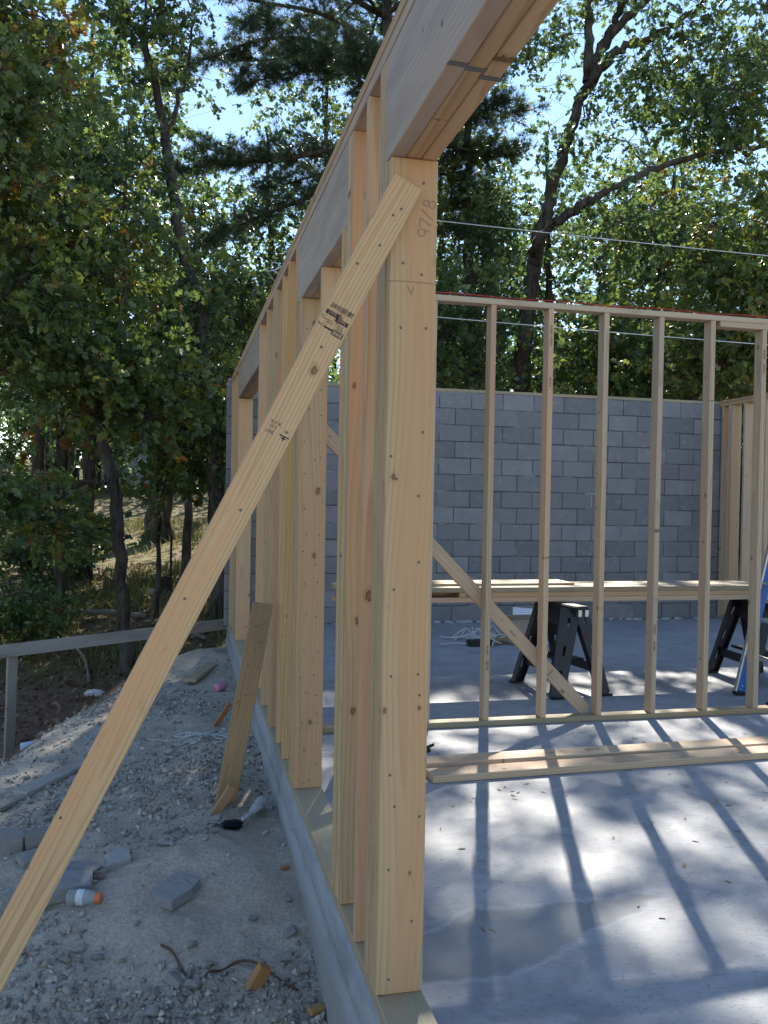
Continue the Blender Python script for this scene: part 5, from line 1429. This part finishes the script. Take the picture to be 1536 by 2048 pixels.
fwd = empty("far_wood", (0, 40, 0), "dense green woodland closing the view behind the nearer trees"); fwd['kind'] = 'stuff'
link("trunks", tubes_mesh("trunks", tubes, BARK), fwd, Matrix.Identity(4))['kind'] = 'stuff'
LC = np.concatenate(LC); LT = np.concatenate(LT)
V, L, ct, tt = leaf_arrays(LC, .26, rs, False, tint=LT)
link("foliage", np_mesh("foliage", V, mat=OAK, loops=L, counts=ct, attr={'tint': tt}), fwd, Matrix.Identity(4))['kind'] = 'stuff'

# ------------------------------------------------------------------ grass, dead leaves
n = 46000
xy = np.stack([rs.uniform(-9, 2.2, n), 8.3 + 22 * rs.random(n) ** 1.6], -1)
dens = np.clip(vnoise(xy[:, 0] * .7, xy[:, 1] * .7, 81) * 2 + .35, 0, 1) * sstep(9.0, 12.0, xy[:, 1])
xy = xy[rs.random(n) < dens]; n = len(xy)
B = np.stack([xy[:, 0], xy[:, 1], ground_z(xy[:, 0], xy[:, 1]) - .01], -1)
a_ = rs.uniform(0, 6.28, n); h = rs.uniform(.10, .34, n); sd2 = np.stack([np.cos(a_), np.sin(a_), a_ * 0], -1) * .012
lean = np.stack([rs.normal(0, .35, n), rs.normal(0, .35, n), np.ones(n)], -1) * h[:, None]
V = np.stack([B - sd2, B + sd2, B + lean * .6 + sd2 * .7, B + lean * .6 - sd2 * .7, B + lean + np.stack([lean[:, 0], lean[:, 1], 0 * h], -1) * .5], 1).reshape(-1, 3)
o5 = (np.arange(n) * 5)[:, None]
L = np.concatenate([o5 + np.array([[0, 1, 2, 3]]), o5 + np.array([[3, 2, 4]])], 1).ravel()
tag(link("grass", np_mesh("grass", V, mat=GRASS, loops=L, counts=np.tile((4, 3), n), attr={'tint': np.repeat(rs.random(n), 5)})), "tufts of dry grass on the hillside under the trees", kind='stuff')
n = 26000
xy = np.stack([rs.uniform(-8, 1.5, n), 5.0 + 14 * rs.random(n) ** 1.3], -1)
e = (xy[:, 0] + 1.64) * -.96 + (xy[:, 1] - 3.2) * .279
xy = xy[(rs.random(n) < np.clip(sstep(7.2, 9.5, xy[:, 1]) + .10, 0, 1)) & (e > .4)]; n = len(xy)
C = np.stack([xy[:, 0], xy[:, 1], ground_z(xy[:, 0], xy[:, 1]) + .012], -1)
V, L, ct, tt = leaf_arrays(C, .085, rs, False, flat=1.4, tint=rs.random(n))
tag(link("leaf_litter", np_mesh("leaf_litter", V, mat=LITTER, loops=L, counts=ct, attr={'tint': tt})), "brown fallen leaves scattered below the trees", kind='stuff')

# fallen branches, stump, stake on the hillside
def gpath(pts, lift=.03): return [(x, y, float(ground_z(x, y)) + lift + dz) for x, y, dz in pts]
DEAD = plain("dead_wood", (.22, .19, .16), .9, .1, .3, 12)
tag(tube_obj("fallen_branch", gpath([(-2.1, 11.3, .25), (-1.9, 11.0, .12), (-1.8, 10.6, .02), (-1.75, 10.2, 0)]), .022, DEAD, 6, None, 5), "bare crooked branch lying in the leaf litter left of the leaning oak", "branch")
tag(tube_obj("fallen_branch", gpath([(-2.8, 13.8, .03), (-1.9, 13.5, .06), (-1.1, 13.3, .02)]), .05, DEAD, 7, None, 5), "grey log lying across the slope behind the leaning oak", "log")
tag(tube_obj("fallen_branch", gpath([(-.9, 12.6, .05), (-.5, 12.4, .1), (-.1, 12.1, .04)]), .03, DEAD, 6, None, 5), "short dark branch on the slope left of the forked oak", "branch")
tag(tube_obj("fence_stake", [(-.72, 16.4, float(ground_z(-.72, 16.4)) - .2), (-.70, 16.4, float(ground_z(-.72, 16.4)) + 1.05)], .028, plain("black_steel", (.015, .015, .017), .6, .3), 6), "thin black metal stake standing alone on the hillside", "stake")
hull_rock("stump", (-.86, 15.1, .4), (.42, .36, .46), 8, plain("stump_wood", (.05, .04, .035), .95, .1, .3, 20), "dark tree stump on the hillside behind the long brace", "stump", npts=22)
hull_rock("rock", (-1.08, 14.9, .3), (.34, .25, .26), 9, PALE_STONE, "pale stone leaning on the dark stump", "rock", npts=14)

# ------------------------------------------------------------------ far house
hx, hy = -2.2, 45.0; hz = float(ground_z(hx, hy)) - .3
hs_ = empty("house", (hx, hy, hz), "small white gabled house glimpsed between the trees up the hill", "house")
WHITE = plain("white_siding", (.72, .73, .74), .6, .3); ROOF = plain("grey_roof", (.20, .20, .21), .8, .2)
zt = 6.1; hp = 1.35
bm = bmesh.new()
pts = [(-2.6, hz), (2.6, hz), (2.6, zt - .4), (0, zt + hp - .2), (-2.6, zt - .4)]
fr = [bm.verts.new((hx + x, hy, z)) for x, z in pts]; bk = [bm.verts.new((hx + x, hy + 7, z)) for x, z in pts]
bm.faces.new(fr); bm.faces.new(bk[::-1])
for i in range(5): bm.faces.new([fr[i], bk[i], bk[(i + 1) % 5], fr[(i + 1) % 5]])
bmesh.ops.recalc_face_normals(bm, faces=bm.faces)
bm_obj("wall", bm, WHITE, hs_, M=Matrix.Identity(4))
for s_ in (-1, 1):
    board("roof", (hx + s_ * 1.45, hy - .35, zt + .51), (hx + s_ * 1.45, hy + 7.3, zt + .51), 3.5, .12, (s_ * .50, 0, 1), ROOF, hs_, .01)
for wx in (-1.2, 1.2):
    wf = ibox("window", hx + wx - .5, hx + wx + .5, hy - .06, hy - .005, 3.4, 4.7, plain("window_trim", (.7, .7, .7), .5, .3), hs_)
    ibox("pane", hx + wx - .42, hx + wx + .42, hy - .075, hy - .062, 3.48, 4.62, plain("window_glass", (.06, .08, .10), .08, .6), wf)

# ------------------------------------------------------------------ utility poles and cables
pz = float(ground_z(3.07, 11.1))
po = empty("utility_pole", (3.07, 11.1, pz), "slim wooden cable pole hidden behind the near post", "pole")
link("shaft", tubes_mesh("shaft", [(np.array([(3.07, 11.1, pz - .3), (3.07, 11.1, 3), (3.07, 11.1, 6.3)]), np.array((.10, .09, .07)), 10)], BARK), po, Matrix.Identity(4))
po2 = empty("utility_pole", (13.0, 5.93, -.4), "slim wooden cable pole beyond the right side of the slab", "pole")
link("shaft", tubes_mesh("shaft", [(np.array([(13.0, 5.9, -.8), (13.0, 5.9, 2), (13.0, 5.9, 4.9)]), np.array((.10, .09, .07)), 10)], BARK), po2, Matrix.Identity(4))
CABLE = plain("pale_cable", (.55, .56, .58), .4, .4)
for z0, z1, z2, lab in ((6.0, 5.10, 4.35, "upper thin pale cable strung across in front of the trees"), (4.45, 3.83, 3.3, "lower thin pale cable seen between the partition studs")):
    t = np.linspace(0, 1, 30)
    pts = np.stack([3.14 + (13.0 - 3.14) * t, 11.06 + (5.93 - 11.06) * t, np.interp(t, [0, .52, 1], [z0, z1, z2]) - .05 * np.sin(np.pi * t * 1.0)], -1)
    tag(tube_obj("cable", pts, .0075, CABLE, 5), lab, "cable")

# stray plastic sheet on the far end of the bottom plate
bm = bmesh.new(); bmesh.ops.create_icosphere(bm, subdivisions=3, radius=1)
for v_ in bm.verts: v_.co *= 1 + .5 * float(vnoise(v_.co.x * 3 + 1, v_.co.y * 3 + v_.co.z * 3, 45))
tag(bm_obj("plastic_wrap", bm, bpy.data.materials["white_film"], M=Matrix.Translation((.32, 6.2, .17)) @ Matrix.Diagonal((.07, .10, .17, 1))), "bunched white plastic wrap standing behind the far door post", "plastic wrap")
print("tris", sum(len(m.loops) - 2 * len(m.polygons) for m in {o.data for o in COL.objects if o.type == 'MESH'}))
for o_ in (wall, part, bw, sf): o_['kind'] = 'thing'
